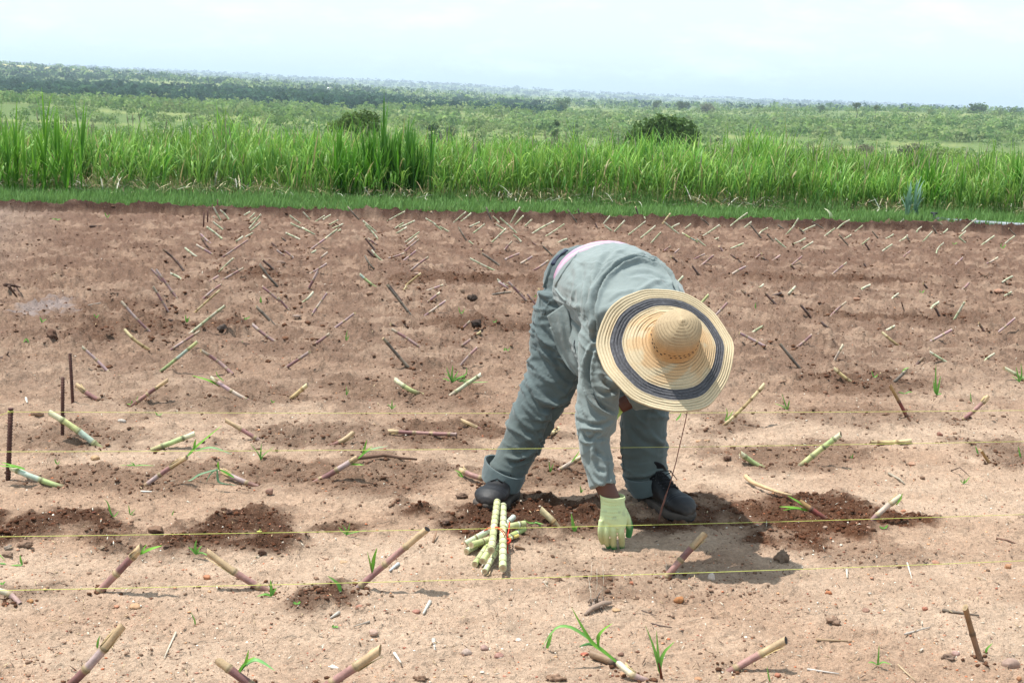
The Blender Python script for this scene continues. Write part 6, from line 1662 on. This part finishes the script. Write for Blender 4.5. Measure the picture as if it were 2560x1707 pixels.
folds(jac, [
    # the big arched crease round the shoulder blades
    ([(1487, 850), (1486, 790), (1494, 740), (1512, 700), (1545, 668), (1590, 650), (1640, 662), (1672, 690), (1690, 722)], .007, .034),
    ([(1478, 840), (1475, 780), (1484, 728), (1504, 686), (1540, 655), (1590, 640)], .010, -.014),
    ([(1535, 622), (1510, 650), (1490, 690)], .012, .008), ([(1600, 640), (1640, 648), (1680, 690)], .008, -.008),
    ([(1560, 632), (1590, 640), (1630, 636)], .012, .006),
    # long folds hanging down the side
    ([(1470, 700), (1473, 750), (1463, 800)], .010, .010), ([(1483, 690), (1476, 740), (1472, 800)], .006, -.008), ([(1432, 650), (1440, 700), (1430, 760)], .012, -.005),
    ([(1455, 660), (1455, 720), (1450, 790)], .010, .005),
    # side seam
    ([(1418, 755), (1445, 775), (1472, 806)], .0035, .0035), ([(1472, 806), (1480, 832), (1488, 845)], .0035, .0035),
    # armpit and sleeve folds
    ([(1482, 870), (1472, 905), (1470, 950), (1482, 990), (1510, 1018), (1540, 1030)], .007, .020), ([(1474, 868), (1462, 910), (1462, 955), (1474, 996), (1500, 1024), (1532, 1040)], .008, -.012),
    ([(1490, 975), (1515, 983), (1545, 975)], .008, .010), ([(1495, 868), (1506, 910), (1520, 935), (1548, 950)], .010, .010), ([(1510, 945), (1525, 965), (1550, 978)], .010, .012),
    ([(1442, 1048), (1470, 1060), (1500, 1062), (1530, 1050)], .007, .010), ([(1450, 1070), (1480, 1072), (1512, 1078)], .006, -.010), ([(1450, 1080), (1470, 1098), (1498, 1082)], .007, .012),
    ([(1440, 1060), (1452, 1085), (1462, 1105), (1495, 1092)], .006, -.010), ([(1462, 1102), (1490, 1098), (1512, 1092)], .006, .008),
    ([(1495, 1100), (1490, 1125), (1510, 1140), (1528, 1150)], .007, .009), ([(1488, 1112), (1482, 1140), (1494, 1175)], .008, -.007),
    ([(1500, 1135), (1525, 1150), (1532, 1175)], .007, -.008), ([(1488, 1150), (1496, 1172), (1510, 1180)], .008, .009), ([(1470, 1170), (1490, 1205), (1520, 1215)], .006, -.006),
    ([(1520, 1160), (1524, 1185), (1518, 1205)], .007, .008), ([(1447, 1010), (1460, 1045), (1470, 1050)], .008, .006),
    # soft drag lines on the upper back under the hat
    ([(1520, 760), (1560, 735), (1640, 720)], .010, .004), ([(1540, 800), (1580, 740), (1650, 700), (1690, 720)], .010, -.005), ([(1560, 690), (1620, 680), (1665, 700)], .012, .004),
], .003, .0095)
co = get_co(jac.data)
setcol(jac.data, np.ones((len(co), 3)))

# stitched hem of the jacket back, as a narrow raised band following the edge
def strip_on(objs, pts, w, th, name, mat, parent, col=(1, 1, 1)):
    P = raycast_line(objs, pts, .0005)
    if len(P) < 3: return None
    P = np.array(P); ker = np.ones(3) / 3
    P = np.stack([np.convolve(np.pad(P[:, k], 1, 'edge'), ker, 'valid') for k in range(3)], 1)
    V, Q, T = tube_np(P, [(w / 2, th)] * len(P), 8, True, ref=-cF)
    return mesh_np(name, V, [Q, T], np.tile(np.array(col, float), (len(V), 1)), mat, True, parent)

# front corner of the jacket hanging down in front of the leg
def sheet(name, poly, Ys, th, mat, parent, bulge=.012, nsub=9):
    """poly: left edge points and right edge points (same count) as photo pixels; Ys depth per pair"""
    Lp, Rp = poly
    k = len(Lp); t = np.linspace(0, k - 1, (k - 1) * nsub + 1); m = 12
    G = []
    for a in t:
        i = min(int(a), k - 2); f = a - i; f = f * f * (3 - 2 * f) * .3 + f * .7
        l = np.array(Lp[i]) * (1 - f) + np.array(Lp[i + 1]) * f; r = np.array(Rp[i]) * (1 - f) + np.array(Rp[i + 1]) * f
        yl = Ys[i][0] * (1 - f) + Ys[i + 1][0] * f; yr = Ys[i][1] * (1 - f) + Ys[i + 1][1] * f
        row = []
        for s in np.linspace(0, 1, m):
            p = l * (1 - s) + r * s; Y = yl * (1 - s) + yr * s - bulge * sin(s * pi) * (1 + .6 * sin(a * 2.1)) - .004 * sin(s * 14 + a)
            row.append(atY(p[0], p[1], Y))
        G.append(row)
    G = np.array(G); n1, n2 = G.shape[:2]
    nn = np.array([0, 1., 0]) * th
    V = np.concatenate([G.reshape(-1, 3), (G + nn).reshape(-1, 3)])
    i = np.arange(n1 - 1)[:, None] * n2; j = np.arange(n2 - 1)[None, :]
    A = np.stack([i + j, i + j + 1, i + n2 + j + 1, i + n2 + j], -1).reshape(-1, 4)
    N0 = n1 * n2
    E = []
    for a in range(n1 - 1):
        E.append([a * n2, (a + 1) * n2, N0 + (a + 1) * n2, N0 + a * n2]); E.append([a * n2 + n2 - 1, N0 + a * n2 + n2 - 1, N0 + (a + 1) * n2 + n2 - 1, (a + 1) * n2 + n2 - 1])
    for b in range(n2 - 1):
        E.append([b, N0 + b, N0 + b + 1, b + 1]); q = (n1 - 1) * n2; E.append([q + b, q + b + 1, N0 + q + b + 1, N0 + q + b])
    F = np.concatenate([A, A[:, ::-1] + N0, np.array(E)])
    return mesh_np(name, V, F, np.ones((len(V), 3)), mat, True, parent)
sheet('jacket_front_flap', ([(1367, 790), (1384, 836), (1398, 878), (1418, 912), (1440, 938), (1450, 943)], [(1419, 754), (1426, 810), (1432, 850), (1446, 890), (1456, 920), (1453, 942)]),
      [(5.045, 4.99), (5.03, 4.97), (5.02, 4.955), (5.0, 4.94), (4.98, 4.93), (4.97, 4.93)], .0025, MAT_JACKET, W, .008)
for pts in ([(1372, 786), (1394, 768), (1419, 755)], [(1368, 795), (1385, 836), (1399, 878), (1419, 911), (1441, 936)]):
    strip_on([bpy.data.objects['jacket_front_flap']], pts, .012, .0009, 'flap_hem', MAT_JACKET, W)
strip_on([jac, tro], [(1466, 612), (1440, 640), (1415, 672), (1395, 705), (1388, 718)], .012, .0012, 'jacket_hem', MAT_JACKET, W)
strip_on([jac, tro], [(1388, 718), (1400, 735), (1418, 754)], .012, .0012, 'jacket_hem', MAT_JACKET, W)
strip_on([tro], [(1400, 744), (1380, 748), (1366, 765), (1360, 790)], .006, .0014, 'pocket_edge', MAT_TROUS, W)
strip_on([tro], [(1557, 1050), (1553, 1100), (1556, 1150), (1560, 1180)], .004, .001, 'leg_seam', MAT_TROUS, W)
# torn slit at the jacket side
mb = MB(); P = raycast_line([jac], [(1437, 850), (1436, 862), (1439, 876), (1438, 884)], .001)
if len(P) > 2: mb.tube(P, [(.0015, .001)] + [(.004, .001)] * (len(P) - 2) + [(.001, .001)], (.02, .025, .03), 8); mb.build('pocket_slit', node_mat('dark_slit', .9), W)

# ---- undershirt and belt showing above the jacket hem
MAT_SHIRT = node_mat('striped_shirt', .8, spec=.2)
shirt = fuse('undershirt', [ellring([bodyring(1486, 690, 5.37, .13, .09, 12, -12), bodyring(1496, 700, 5.33, .178, .150, 12, -12), bodyring(1510, 707, 5.26, .198, .166, 12, -12), bodyring(1530, 713, 5.18, .193, .162), bodyring(1555, 730, 5.08, .17, .14)], 36)], .005, 3, MAT_SHIRT, W)
co = get_co(shirt.data)
hx = co[:, 1] + .3 * (co[:, 0] - .3)
st = (np.floor((co[:, 1] * .96 + co[:, 0] * .2) / .018) % 2)[:, None]
setcol(shirt.data, lin((168, 156, 170)) * (1 - st) + lin((172, 132, 152)) * st)
MAT_BELT = node_mat('belt', .6, base=tuple(lin((30, 38, 58))), spec=.3)
P = raycast_line([tro, shirt], [(1382, 662), (1386, 652), (1394, 642), (1404, 634), (1416, 625)], .004)
if len(P) > 2:
    mb = MB(); mb.tube(P, [(.011, .003)] * len(P), (0.02, 0.03, 0.05), 10); mb.build('belt', MAT_BELT, W)
strip_on([tro], [(1384, 655), (1372, 690), (1362, 722)], .02, .002, 'waistband', MAT_TROUS, W)

# ---- body: one continuous skin under the clothes, head with a face, both forearms
MAT_SKIN = node_mat('skin', .55, noise=[(18, 4, .12)], bump=[(300, .2, .0006)], spec=.35)
def shrink(rows, f, d=.8): return [(a, b, Y, w * f, q * d) for a, b, Y, w, q in rows]
hd = atY(1674, 880, 4.64)
ax = (-cF * cos(radians(33)) + (cR * .14 + cU * .99) * sin(radians(33))); ax /= np.linalg.norm(ax)     # towards the crown of the head
fc = np.cross(np.cross(ax, -cU), ax); fc /= np.linalg.norm(fc)          # face direction: down
sd_ = np.cross(ax, fc)
def HP(u, f, s): return hd + ax * u + fc * f + sd_ * s
def hel(u, f, s, ru, rf, rs):
    V, Q, T = ICOS((0, 0, 0), (1, 1, 1)); return (HP(u, f, s) + V[:, :1] * ru * ax + V[:, 1:2] * rf * fc + V[:, 2:3] * rs * sd_), Q, T
HEAD = [hel(.01, 0, 0, .105, .098, .078), hel(-.06, .045, 0, .06, .05, .055), hel(-.02, .10, 0, .024, .022, .014), hel(-.105, .075, 0, .02, .028, .032), hel(-.06, .092, 0, .010, .012, .026),
        hel(-.01, 0, .082, .028, .018, .010), hel(-.01, 0, -.082, .028, .018, .010), hel(-.0, .086, .032, .010, .012, .015), hel(-.0, .086, -.032, .010, .012, .015)]
NECK = tube_np([HP(-.06, -.02, 0), HP(-.13, -.035, 0), atY(1640, 840, 4.76)], [(.055, .055), (.058, .06), (.07, .07)], 16)
ARM_R = [(1507, 1195, 4.645, 26, .034), (1515, 1220, 4.635, 25, .032), (1526, 1248, 4.622, 26, .026), (1530, 1262, 4.615, 28, .022)]
ARM_L = [(1596, 992, 4.955, 24, .033), (1570, 1004, 4.955, 20, .028), (1548, 1016, 4.955, 19, .026)]
body = fuse('body', [limb(shrink(LEG_R, .75)), limb(shrink(LEG_L, .75)), limb(shrink(HIPS, .8)), ellring([(c, l, a * .82, u, b * .8) for c, l, a, u, b in TORSO], 24),
                     limb(shrink(SLEEVE_R, .62, .62)), limb(shrink(SLEEVE_L, .62, .62)), limb(ARM_R), limb(ARM_L), NECK] + HEAD, .006, 3, MAT_SKIN, W)
setcol(body.data, np.tile(lin((92, 58, 46)), (len(body.data.vertices), 1)))
MAT_HAIR = node_mat('hair', .9, base=tuple(lin((22, 18, 17))))
hair = fuse('hair', [hel(.028, -.006, 0, .088, .098, .080)], .006, 2, MAT_HAIR, W)
for s in (1, -1):
    V, Q, T = hel(-.004, .094, .032 * s, .006, .006, .012); mesh_np('eye', V, T, np.tile(lin((120, 100, 90)), (len(V), 1)), MAT_SKIN, True, W)

# ---- gloves
MAT_GLOVE = node_mat('knit_glove', .9, bump=[(420, .8, .0015)], noise=[(30, 3, .08)], spec=.15)
def chain(rows, seg=16): return limb(rows, seg, 4)
Yg = 4.60
def dY(rows): return rows
palm = chain([(1531, 1244, Yg + .012, 31, .021), (1532, 1262, Yg + .010, 31, .021), (1534, 1285, Yg + .004, 35, .022), (1533, 1304, Yg, 35, .020), (1530, 1314, Yg, 33, .014)])
fing = [chain([(1504, 1300, Yg, 7.6, .010), (1501, 1326, Yg - .003, 7.2, .010), (1502, 1344, Yg + .004, 6.8, .0095), (1507, 1357, Yg + .016, 5.6, .009)]),
        chain([(1518, 1304, Yg, 8, .011), (1516, 1332, Yg - .006, 7.7, .011), (1517, 1354, Yg + .002, 7.2, .0105), (1521, 1368, Yg + .016, 5.8, .0095)]),
        chain([(1533, 1304, Yg, 8.6, .0115), (1534, 1336, Yg - .008, 8.3, .0115), (1534, 1360, Yg + .000, 7.7, .011), (1536, 1374, Yg + .016, 6.0, .0095)]),
        chain([(1549, 1302, Yg, 9.0, .0115), (1553, 1332, Yg - .008, 8.7, .0115), (1555, 1356, Yg + .000, 8.2, .011), (1555, 1370, Yg + .016, 6.4, .0095)]),
        chain([(1556, 1275, Yg + .006, 12, .014), (1568, 1298, Yg + .016, 10.5, .013), (1574, 1320, Yg + .026, 9.5, .012), (1571, 1341, Yg + .036, 8, .010)])]
gl = fuse('glove', [palm] + fing, .0020, 2, MAT_GLOVE, W)
co = get_co(gl.data)
k = np.array([proj(p) for p in co])
dirt = ss(k[:, 1] + 14 * (fbm(co[:, 0] * 90, co[:, 2] * 90, 220, 3) - .5), 1318, 1350)[:, None] * .75
bot = ss(k[:, 1] - (co[:, 1] < Yg + .0) * 6, 1357, 1366)[:, None]
pal_ = ss(co[:, 1], Yg + .006, Yg + .016)[:, None]
bot = np.maximum(bot, pal_ * ss(k[:, 1], 1285, 1300)[:, None])
c = lin((196, 208, 156)) * (1 - dirt) + lin((160, 150, 104)) * dirt
c = c * (1 - bot) + lin((70, 128, 74)) * bot
sm = (ss(fbm(co[:, 0] * 60, co[:, 2] * 60, 221, 3), .6, .75) * ss(-abs(k[:, 1] - 1288), -22, -6))[:, None] * .35
c = c * (1 - sm) + lin((140, 150, 130)) * sm
setcol(gl.data, c)
folds(gl, [([(1502, 1276), (1530, 1280), (1560, 1276)], .003, -.002), ([(1508, 1262), (1530, 1265), (1558, 1262)], .003, .002), ([(1512, 1290), (1530, 1294), (1552, 1290)], .003, .0015)], .0008)
def glove_cuff(px, py, Y, w, d, tilt, par, rise=5):
    b = band('glove_cuff', (px, py, Y, w, d, tilt, 3), (px + 1, py + 9, Y, w - 1, d, tilt, 3), .003, MAT_GLOVE, par, .001, 5, 40)
    setcol_replace(b.data, lin((198, 210, 158)))
def setcol_replace(me, c):
    ca = me.color_attributes['Col']; a = np.ones((len(me.vertices), 4), np.float32); a[:, :3] = c; ca.data.foreach_set('color', a.ravel())
glove_cuff(1531, 1238, 4.615, 33, .027, 2, W)
# other hand: mostly hidden behind the sleeve, holding the cord
Y2 = 4.96
gl2 = fuse('glove', [chain([(1548, 1014, Y2, 17, .018), (1535, 1030, Y2, 18, .018), (1522, 1044, Y2, 18, .016)])] + [chain([(1532 - 8 * i, 1036, Y2, 6, .010), (1524 - 8 * i, 1050, Y2 - .012, 6, .010), (1524 - 8 * i, 1060, Y2 + .006, 5.5, .009)]) for i in range(4)] +
           [chain([(1544, 1026, Y2 - .01, 8, .011), (1540, 1042, Y2 - .02, 7, .010), (1532, 1052, Y2 - .022, 6, .009)])], .003, 2, MAT_GLOVE, W)
setcol(gl2.data, np.tile(lin((178, 206, 120)), (len(gl2.data.vertices), 1)))

# ---- boots
MAT_BOOT = node_mat('black_leather', .55, noise=[(14, 5, .35)], bump=[(60, .35, .003), (500, .2, .0005)], spec=.3)
MAT_SOLE = node_mat('boot_sole', .8, noise=[(30, 4, .25)], bump=[(200, .5, .002)], spec=.2)
MAT_LACE = node_mat('boot_lace', .7, spec=.2)
def boot(heel, toe, ankle, pitchup, label, wk=1.0):
    heel = np.array(heel); toe = np.array(toe)
    f = toe - heel; f[2] = 0; Lf = np.linalg.norm(f); f /= Lf
    s = np.array([f[1], -f[0], 0]); up = np.array([0, 0, 1.])
    k = Lf / .30
    def P(x, y, z): return heel + f * x * k + s * y * k + up * (z * k + pitchup * max(0, x - .0) ** 1.0)
    root = bpy.data.objects.new('boot', None); COL.objects.link(root); root.parent = W; root.matrix_parent_inverse = Matrix.Translation(-W.location)
    root['label'] = label
    # outline half widths along the foot
    xs = np.array([0, .012, .04, .08, .12, .16, .20, .24, .27, .29, .30]); hw = np.array([.012, .026, .036, .037, .036, .040, .048, .052, .047, .032, .012]) * wk
    top = np.array([.05, .085, .115, .125, .118, .100, .082, .074, .068, .052, .034])
    rows = []
    for x, w, t in zip(xs, hw, top):
        zc = (t + .018) / 2
        rows.append((P(x, 0, zc), s, w * k, up, (t - .018) / 2 * k))
    up1 = ellring(rows, 24)
    ank = np.array(ankle)
    sh = tube_np([P(.055, 0, .05), P(.062, 0, .09), P(.066, 0, .13) * .6 + ank * .4, ank], [(.040 * k, .05 * k), (.040 * k, .050 * k), (.042 * k, .048 * k), (.046 * k, .048 * k)], 20)
    o = fuse('boot_upper', [up1, sh, ], .004, 3, MAT_BOOT, None)
    # toe cap, a little proud of the upper
    rows = []
    for x, w, t in zip([.212, .22, .24, .262, .282, .296, .303], np.array([.051, .0525, .0545, .0505, .040, .026, .010]) * wk, [.080, .082, .080, .074, .062, .050, .036]):
        rows.append((P(x, 0, (t + .016) / 2), s, w * k, up, (t - .016) / 2 * k))
    cap = fuse('toe_cap', [ellring(rows, 28)], .0035, 3, MAT_BOOT, None)
    co = get_co(cap.data); no = get_no(cap.data); xx = (co - heel) @ f / k
    g = np.exp(-((xx - .222) / .003) ** 2) + np.exp(-((xx - .234) / .003) ** 2) + .6 * np.exp(-((xx - .246) / .003) ** 2)
    set_co(cap.data, co - no * (g * .0022)[:, None])
    # sole
    n = 60; V = []
    an = np.linspace(0, 1, n, endpoint=False)
    ox = np.concatenate([xs, xs[::-1]]); oy = np.concatenate([hw, -hw[::-1]]) * 1.10
    ox = np.concatenate([[-.006], xs, [.310], xs[::-1]]); oy = np.concatenate([[0], hw * 1.1, [0], -hw[::-1] * 1.1])
    m = len(ox)
    for z, sc in ((0, .94), (.004, 1), (.016, 1.0), (.024, .99), (.026, .9)):
        for x, y in zip(ox, oy):
            V.append(P(.15 + (x - .15) * sc, y * sc, z))
    V = np.array(V)
    i = np.arange(4)[:, None] * m; j = np.arange(m)[None, :]; j2 = (j + 1) % m
    F = np.stack([i + j, i + j2, i + m + j2, i + m + j], -1).reshape(-1, 4)
    c0 = len(V); V = np.concatenate([V, [P(.15, 0, 0)], [P(.15, 0, .026)]])
    j = np.arange(m); T = np.concatenate([np.stack([(j + 1) % m, j, np.full(m, c0)], 1), np.stack([4 * m + j, 4 * m + (j + 1) % m, np.full(m, c0 + 1)], 1)])
    sole = mesh_np('sole', V, [F, T], np.tile(lin((78, 70, 64)), (len(V), 1)), MAT_SOLE, False, None)
    mbt = MB()
    for x in np.arange(.01, .30, .022):
        w = np.interp(x, xs, hw) * 1.05
        for sg in (1, -1):
            a = P(x, sg * w * .35, .002); b = P(x, sg * w * 1.02, .002)
            mbt.tube([a, b], [(.006, .006), (.006, .006)], lin((44, 42, 44)), 6)
    tr = mbt.build('sole_tread', MAT_SOLE)
    # laces
    mbl = MB(); tb = BVHTree.FromPolygons([Vector(v) for v in get_co(o.data)], [tuple(p.vertices) for p in o.data.polygons])
    def on(x, y):
        q = P(x, y, .30); h = tb.ray_cast(Vector(q), Vector((0, 0, -1))); return np.array(h[0]) + [0, 0, .0025] if h[0] is not None else P(x, y, .1)
    for x in (.105, .122, .139, .156, .173):
        for sg in (1, -1):
            mbl.tube([on(x, sg * .024), on(x + .008, 0) + [0, 0, .003], on(x + .016, -sg * .024)], [.0022] * 3, lin((24, 24, 26)), 6)
    c = on(.104, 0) + [0, 0, .004]
    for sg in (1, -1):
        a = np.linspace(0, 1, 14)
        lp_ = np.array([c + s * sg * .028 * sin(pi * t) * 1.0 + f * .05 * t * (1 - t) * 2 + up * (.012 * sin(pi * t) - .02 * t) + s * sg * .012 * t for t in a])
        mbl.tube(lp_, [.0019] * 14, lin((24, 24, 26)), 6)
        mbl.tube([c, c + s * sg * .03 + up * .004 + f * .02, c + s * sg * .045 - up * .025 + f * .05], [.0019, .0019, .0015], lin((24, 24, 26)), 6)
    lc = mbl.build('laces', MAT_LACE)
    mbe = MB()
    for x in (.108, .125, .142, .159, .176):
        for sg in (1, -1):
            p = on(x, sg * .028); mbe.tube([p - [0, 0, .001], p + [0, 0, .0015]], [.0032, .0030], lin((60, 60, 62)), 8)
    ey = mbe.build('eyelets', MAT_BOOT)
    for q in (o, cap, sole, tr, lc, ey): q.parent = root
    for q, c in ((o, (14, 15, 19)), (cap, (22, 24, 29))):
        cc = get_co(q.data); dust = ss(.06 - (cc[:, 2] - heel[2]), -.02, .06)[:, None] * .25 * fbm(cc[:, 0] * 40, cc[:, 1] * 40 + cc[:, 2] * 30, 230, 3)[:, None] * 2
        setcol(q.data, lin(c) * (1 - dust) + lin((140, 118, 98)) * dust)
    return root
b = gnd(1722, 1303); h = gnd(1606, 1244)
boot(h, b, atY(1634, 1178, 5.19), 0, 'right hand boot in the picture, pointing towards the camera, black leather with loose lace loop')
b = gnd(1213, 1281); h = b + np.array([.095, .275, 0]); h[2] = Hz(h[0], h[1]) + .0
b[2] = h[2]
boot(h, b, atY(1262, 1180, 5.14), .045, 'left hand boot in the picture, seen from the front with ribbed toe and dusty sole', 1.2)

# ---- straw hat
def hat():
    tilt = radians(31)
    a = -cF * cos(tilt) + (cR * .14 + cU * .99) / np.linalg.norm([.14, .99]) * sin(tilt); a /= np.linalg.norm(a)
    Yc = 4.50
    C0 = atY(1664, 876, Yc)          # centre of the rim plane
    e1 = cR - a * (cR @ a); e1 /= np.linalg.norm(e1); e2 = np.cross(a, e1)
    sil = [(1832, 900), (1831, 860), (1815, 820), (1785, 780), (1750, 750), (1712, 730), (1670, 720), (1635, 717), (1595, 728), (1555, 748), (1522, 778), (1500, 812), (1493, 852), (1497, 885),
           (1512, 920), (1535, 955), (1565, 984), (1600, 1008), (1640, 1023), (1690, 1031), (1735, 1027), (1770, 1010), (1797, 985), (1820, 945)]
    A = []; Rr = []
    for (px, py) in sil:
        d = ray(px, py); t = ((C0 - cC) @ a) / (d @ a); q = cC + d * t - C0
        A.append(math.atan2(q @ e2, q @ e1)); Rr.append(np.linalg.norm(q))
    A = np.array(A); Rr = np.array(Rr); o = A.argsort(); A = A[o]; Rr = Rr[o]
    print('hat rim radii', Rr.min(), Rr.max())
    n = 192; th = np.arange(n) * 2 * pi / n - pi
    Rim = np.interp(th, np.concatenate([A - 2 * pi, A, A + 2 * pi]), np.tile(Rr, 3))
    ker = np.ones(9) / 9; Rim = np.convolve(np.concatenate([Rim[-4:], Rim, Rim[:4]]), ker, 'valid') + .003 * (fbm(th * 6, th * 0, 260, 3) - .5) + .0012 * np.sin(th * 11)
    r0 = .079                                        # crown base
    CO = C0 + a * .034 + e1 * .022 + e2 * .014       # crown base centre
    wave = .010 * np.sin(3 * th + 1.0) + .007 * np.sin(5 * th + 2.2)
    rows = []; cols = []; u_all = []
    straw = lin((186, 170, 140)); straw2 = lin((164, 144, 114)); black = lin((82, 82, 86)); stain = lin((176, 140, 98))
    NB = 17; per = 6
    ts = np.linspace(0, 1, NB * per + 1)
    cs, sn = np.cos(th)[:, None], np.sin(th)[:, None]
    for t in ts:                                     # brim, from crown to rim
        f = t ** 1.0
        rr = r0 * (1 - f) + Rim * f
        cen = CO * (1 - f) + C0 * f
        h = -.012 * sin(f * pi) + wave * f ** 2
        ph = (t * NB) % 1.0
        g = -.0030 * (1 - ph * 4) if ph < .25 else .0008 * sin((ph - .25) / .75 * pi)
        g = g * (.45 + 1.1 * vnoise(th * 5, th * 0 + round(t * NB) * 3.7, 9))
        rows.append(cen + (cs * rr[:, None]) * e1 + (sn * rr[:, None]) * e2 + a * (h + g)[:, None] if np.ndim(h + g) else cen)
        nz = fbm(np.cos(th) * 3 + t * 6, np.sin(th) * 3, 240, 4)[:, None]
        c = straw * (.86 + .28 * nz)
        k = ss(nz[:, 0] + .5 * (1 - f) - .1, .5, .8)[:, None] * (1 - f) * .9
        c = c * (1 - k) + stain * k
        inb = .50 < t < .74
        if inb: c = black * (.6 + .9 * vnoise(th * 45, th * 0 + t * 90, 5)[:, None] ** 2)
        c = c * (.90 + .2 * vnoise(th * 90, th * 0 + t * 200, 6)[:, None])
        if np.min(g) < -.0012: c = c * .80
        cols.append(c)
    V = np.concatenate(rows); C = np.concatenate(cols); m = len(rows)
    Vb = V - a * .0022
    i = np.arange(m - 1)[:, None] * n; j = np.arange(n)[None, :]; j2 = (j + 1) % n
    Fq = np.stack([i + j, i + j2, i + n + j2, i + n + j], -1).reshape(-1, 4)
    N0 = m * n
    jj = np.arange(n); E = np.stack([(m - 1) * n + jj, (m - 1) * n + (jj + 1) % n, N0 + (m - 1) * n + (jj + 1) % n, N0 + (m - 1) * n + jj], 1)
    root = bpy.data.objects.new('hat', None); COL.objects.link(root); root.parent = W; root.matrix_parent_inverse = Matrix.Translation(-W.location)
    ms = node_mat('woven_straw', .75, bump=[(700, .6, .0012)], noise=[(350, 2, .14)], spec=.25)
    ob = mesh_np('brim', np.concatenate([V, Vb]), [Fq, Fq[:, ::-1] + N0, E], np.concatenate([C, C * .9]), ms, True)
    # crown: dome with spiral braid grooves
    prof = [(0, r0 * 1.04), (.010, r0 * .99), (.03, r0 * .965), (.055, r0 * .96), (.078, r0 * .95), (.096, r0 * .91), (.110, r0 * .83), (.122, r0 * .70), (.131, r0 * .54), (.138, r0 * .37), (.143, r0 * .20), (.148, r0 * .08), (.151, .001)]
    P0 = np.array(prof); L0 = np.concatenate([[0], np.cumsum(np.linalg.norm(np.diff(P0, axis=0), axis=1))])
    NS = 17 * 6; rows = []; cols = []
    lean = e1 * .004
    for q in np.linspace(0, 1, NS + 1):
        h, r = np.interp(q * L0[-1], L0, P0[:, 0]), np.interp(q * L0[-1], L0, P0[:, 1])
        ph = (q * 17 + th / (2 * pi)) % 1.0          # spiral
        g = np.where(ph < .25, -.0022 * (1 - ph / .25), 0.0) if q < .97 else th * 0
        rr = np.maximum(r + g, .0008) * (1 + .03 * np.sin(2 * th + .6) + .012 * np.sin(5 * th))
        rows.append(CO + lean * (h / .14) ** 2 + (cs * rr[:, None]) * e1 + (sn * rr[:, None]) * e2 + a * h * .87)
        nz = fbm(np.cos(th) * 3 + q * 3, np.sin(th) * 3, 250, 4)[:, None]
        k = (1 - ss(q, .2, .6)) * (.7 + .6 * nz)
        c = (straw2 * (.85 + .3 * nz)) * (1 - k) + stain * k
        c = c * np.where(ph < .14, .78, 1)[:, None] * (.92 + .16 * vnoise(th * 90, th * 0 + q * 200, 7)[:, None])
        cols.append(c)
    V = np.concatenate(rows); C = np.concatenate(cols); m = len(rows)
    i = np.arange(m - 1)[:, None] * n
    Fq = np.stack([i + j, i + j2, i + n + j2, i + n + j], -1).reshape(-1, 4)
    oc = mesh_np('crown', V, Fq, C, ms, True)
    # dark dashed stitching round the crown
    mbs = MB()
    for hh, r in ((.026, r0 * .953), (.040, r0 * .946)):
        for k in range(30):
            if rng.uniform() < .25: continue
            a0 = k * 2 * pi / 30 + hh * 9; pts = []
            for da in (0, .05, .10):
                t_ = a0 + da; w = 1 + .03 * sin(2 * t_ + .6) + .012 * sin(5 * t_)
                pts.append(CO + lean * (hh / .14) ** 2 + (cos(t_) * e1 + sin(t_) * e2) * (r * w + .0012) + a * hh * .87)
            mbs.tube(pts, [.0012, .002, .0012], lin((40, 36, 34)), 5)
    st = mbs.build('stitching', node_mat('dark_stitch', .8))
    for q in (ob, oc, st): q.parent = root
    return C0, a, e1, e2
hat()

# cord hanging in front of the boot
P = [atY(1719, 1024, 4.60), atY(1712, 1060, 4.66), atY(1700, 1110, 4.72), atY(1690, 1155, 4.76), atY(1676, 1205, 4.79), atY(1664, 1240, 4.80), atY(1655, 1268, 4.81)]
e = gnd(1642, 1320)
mb = MB(); P = P + [P[-1] * .5 + e * .5, e]; mb.tube(P, [.0016, .0016, .0017, .0018, .002, .0035, .0036, .0032, .003], lin((128, 92, 82)), 7)
tag(mb.build('cord', MAT_STRAW), 'thin brown cord hanging from the hat brim to the soil before the boot', 'cord')
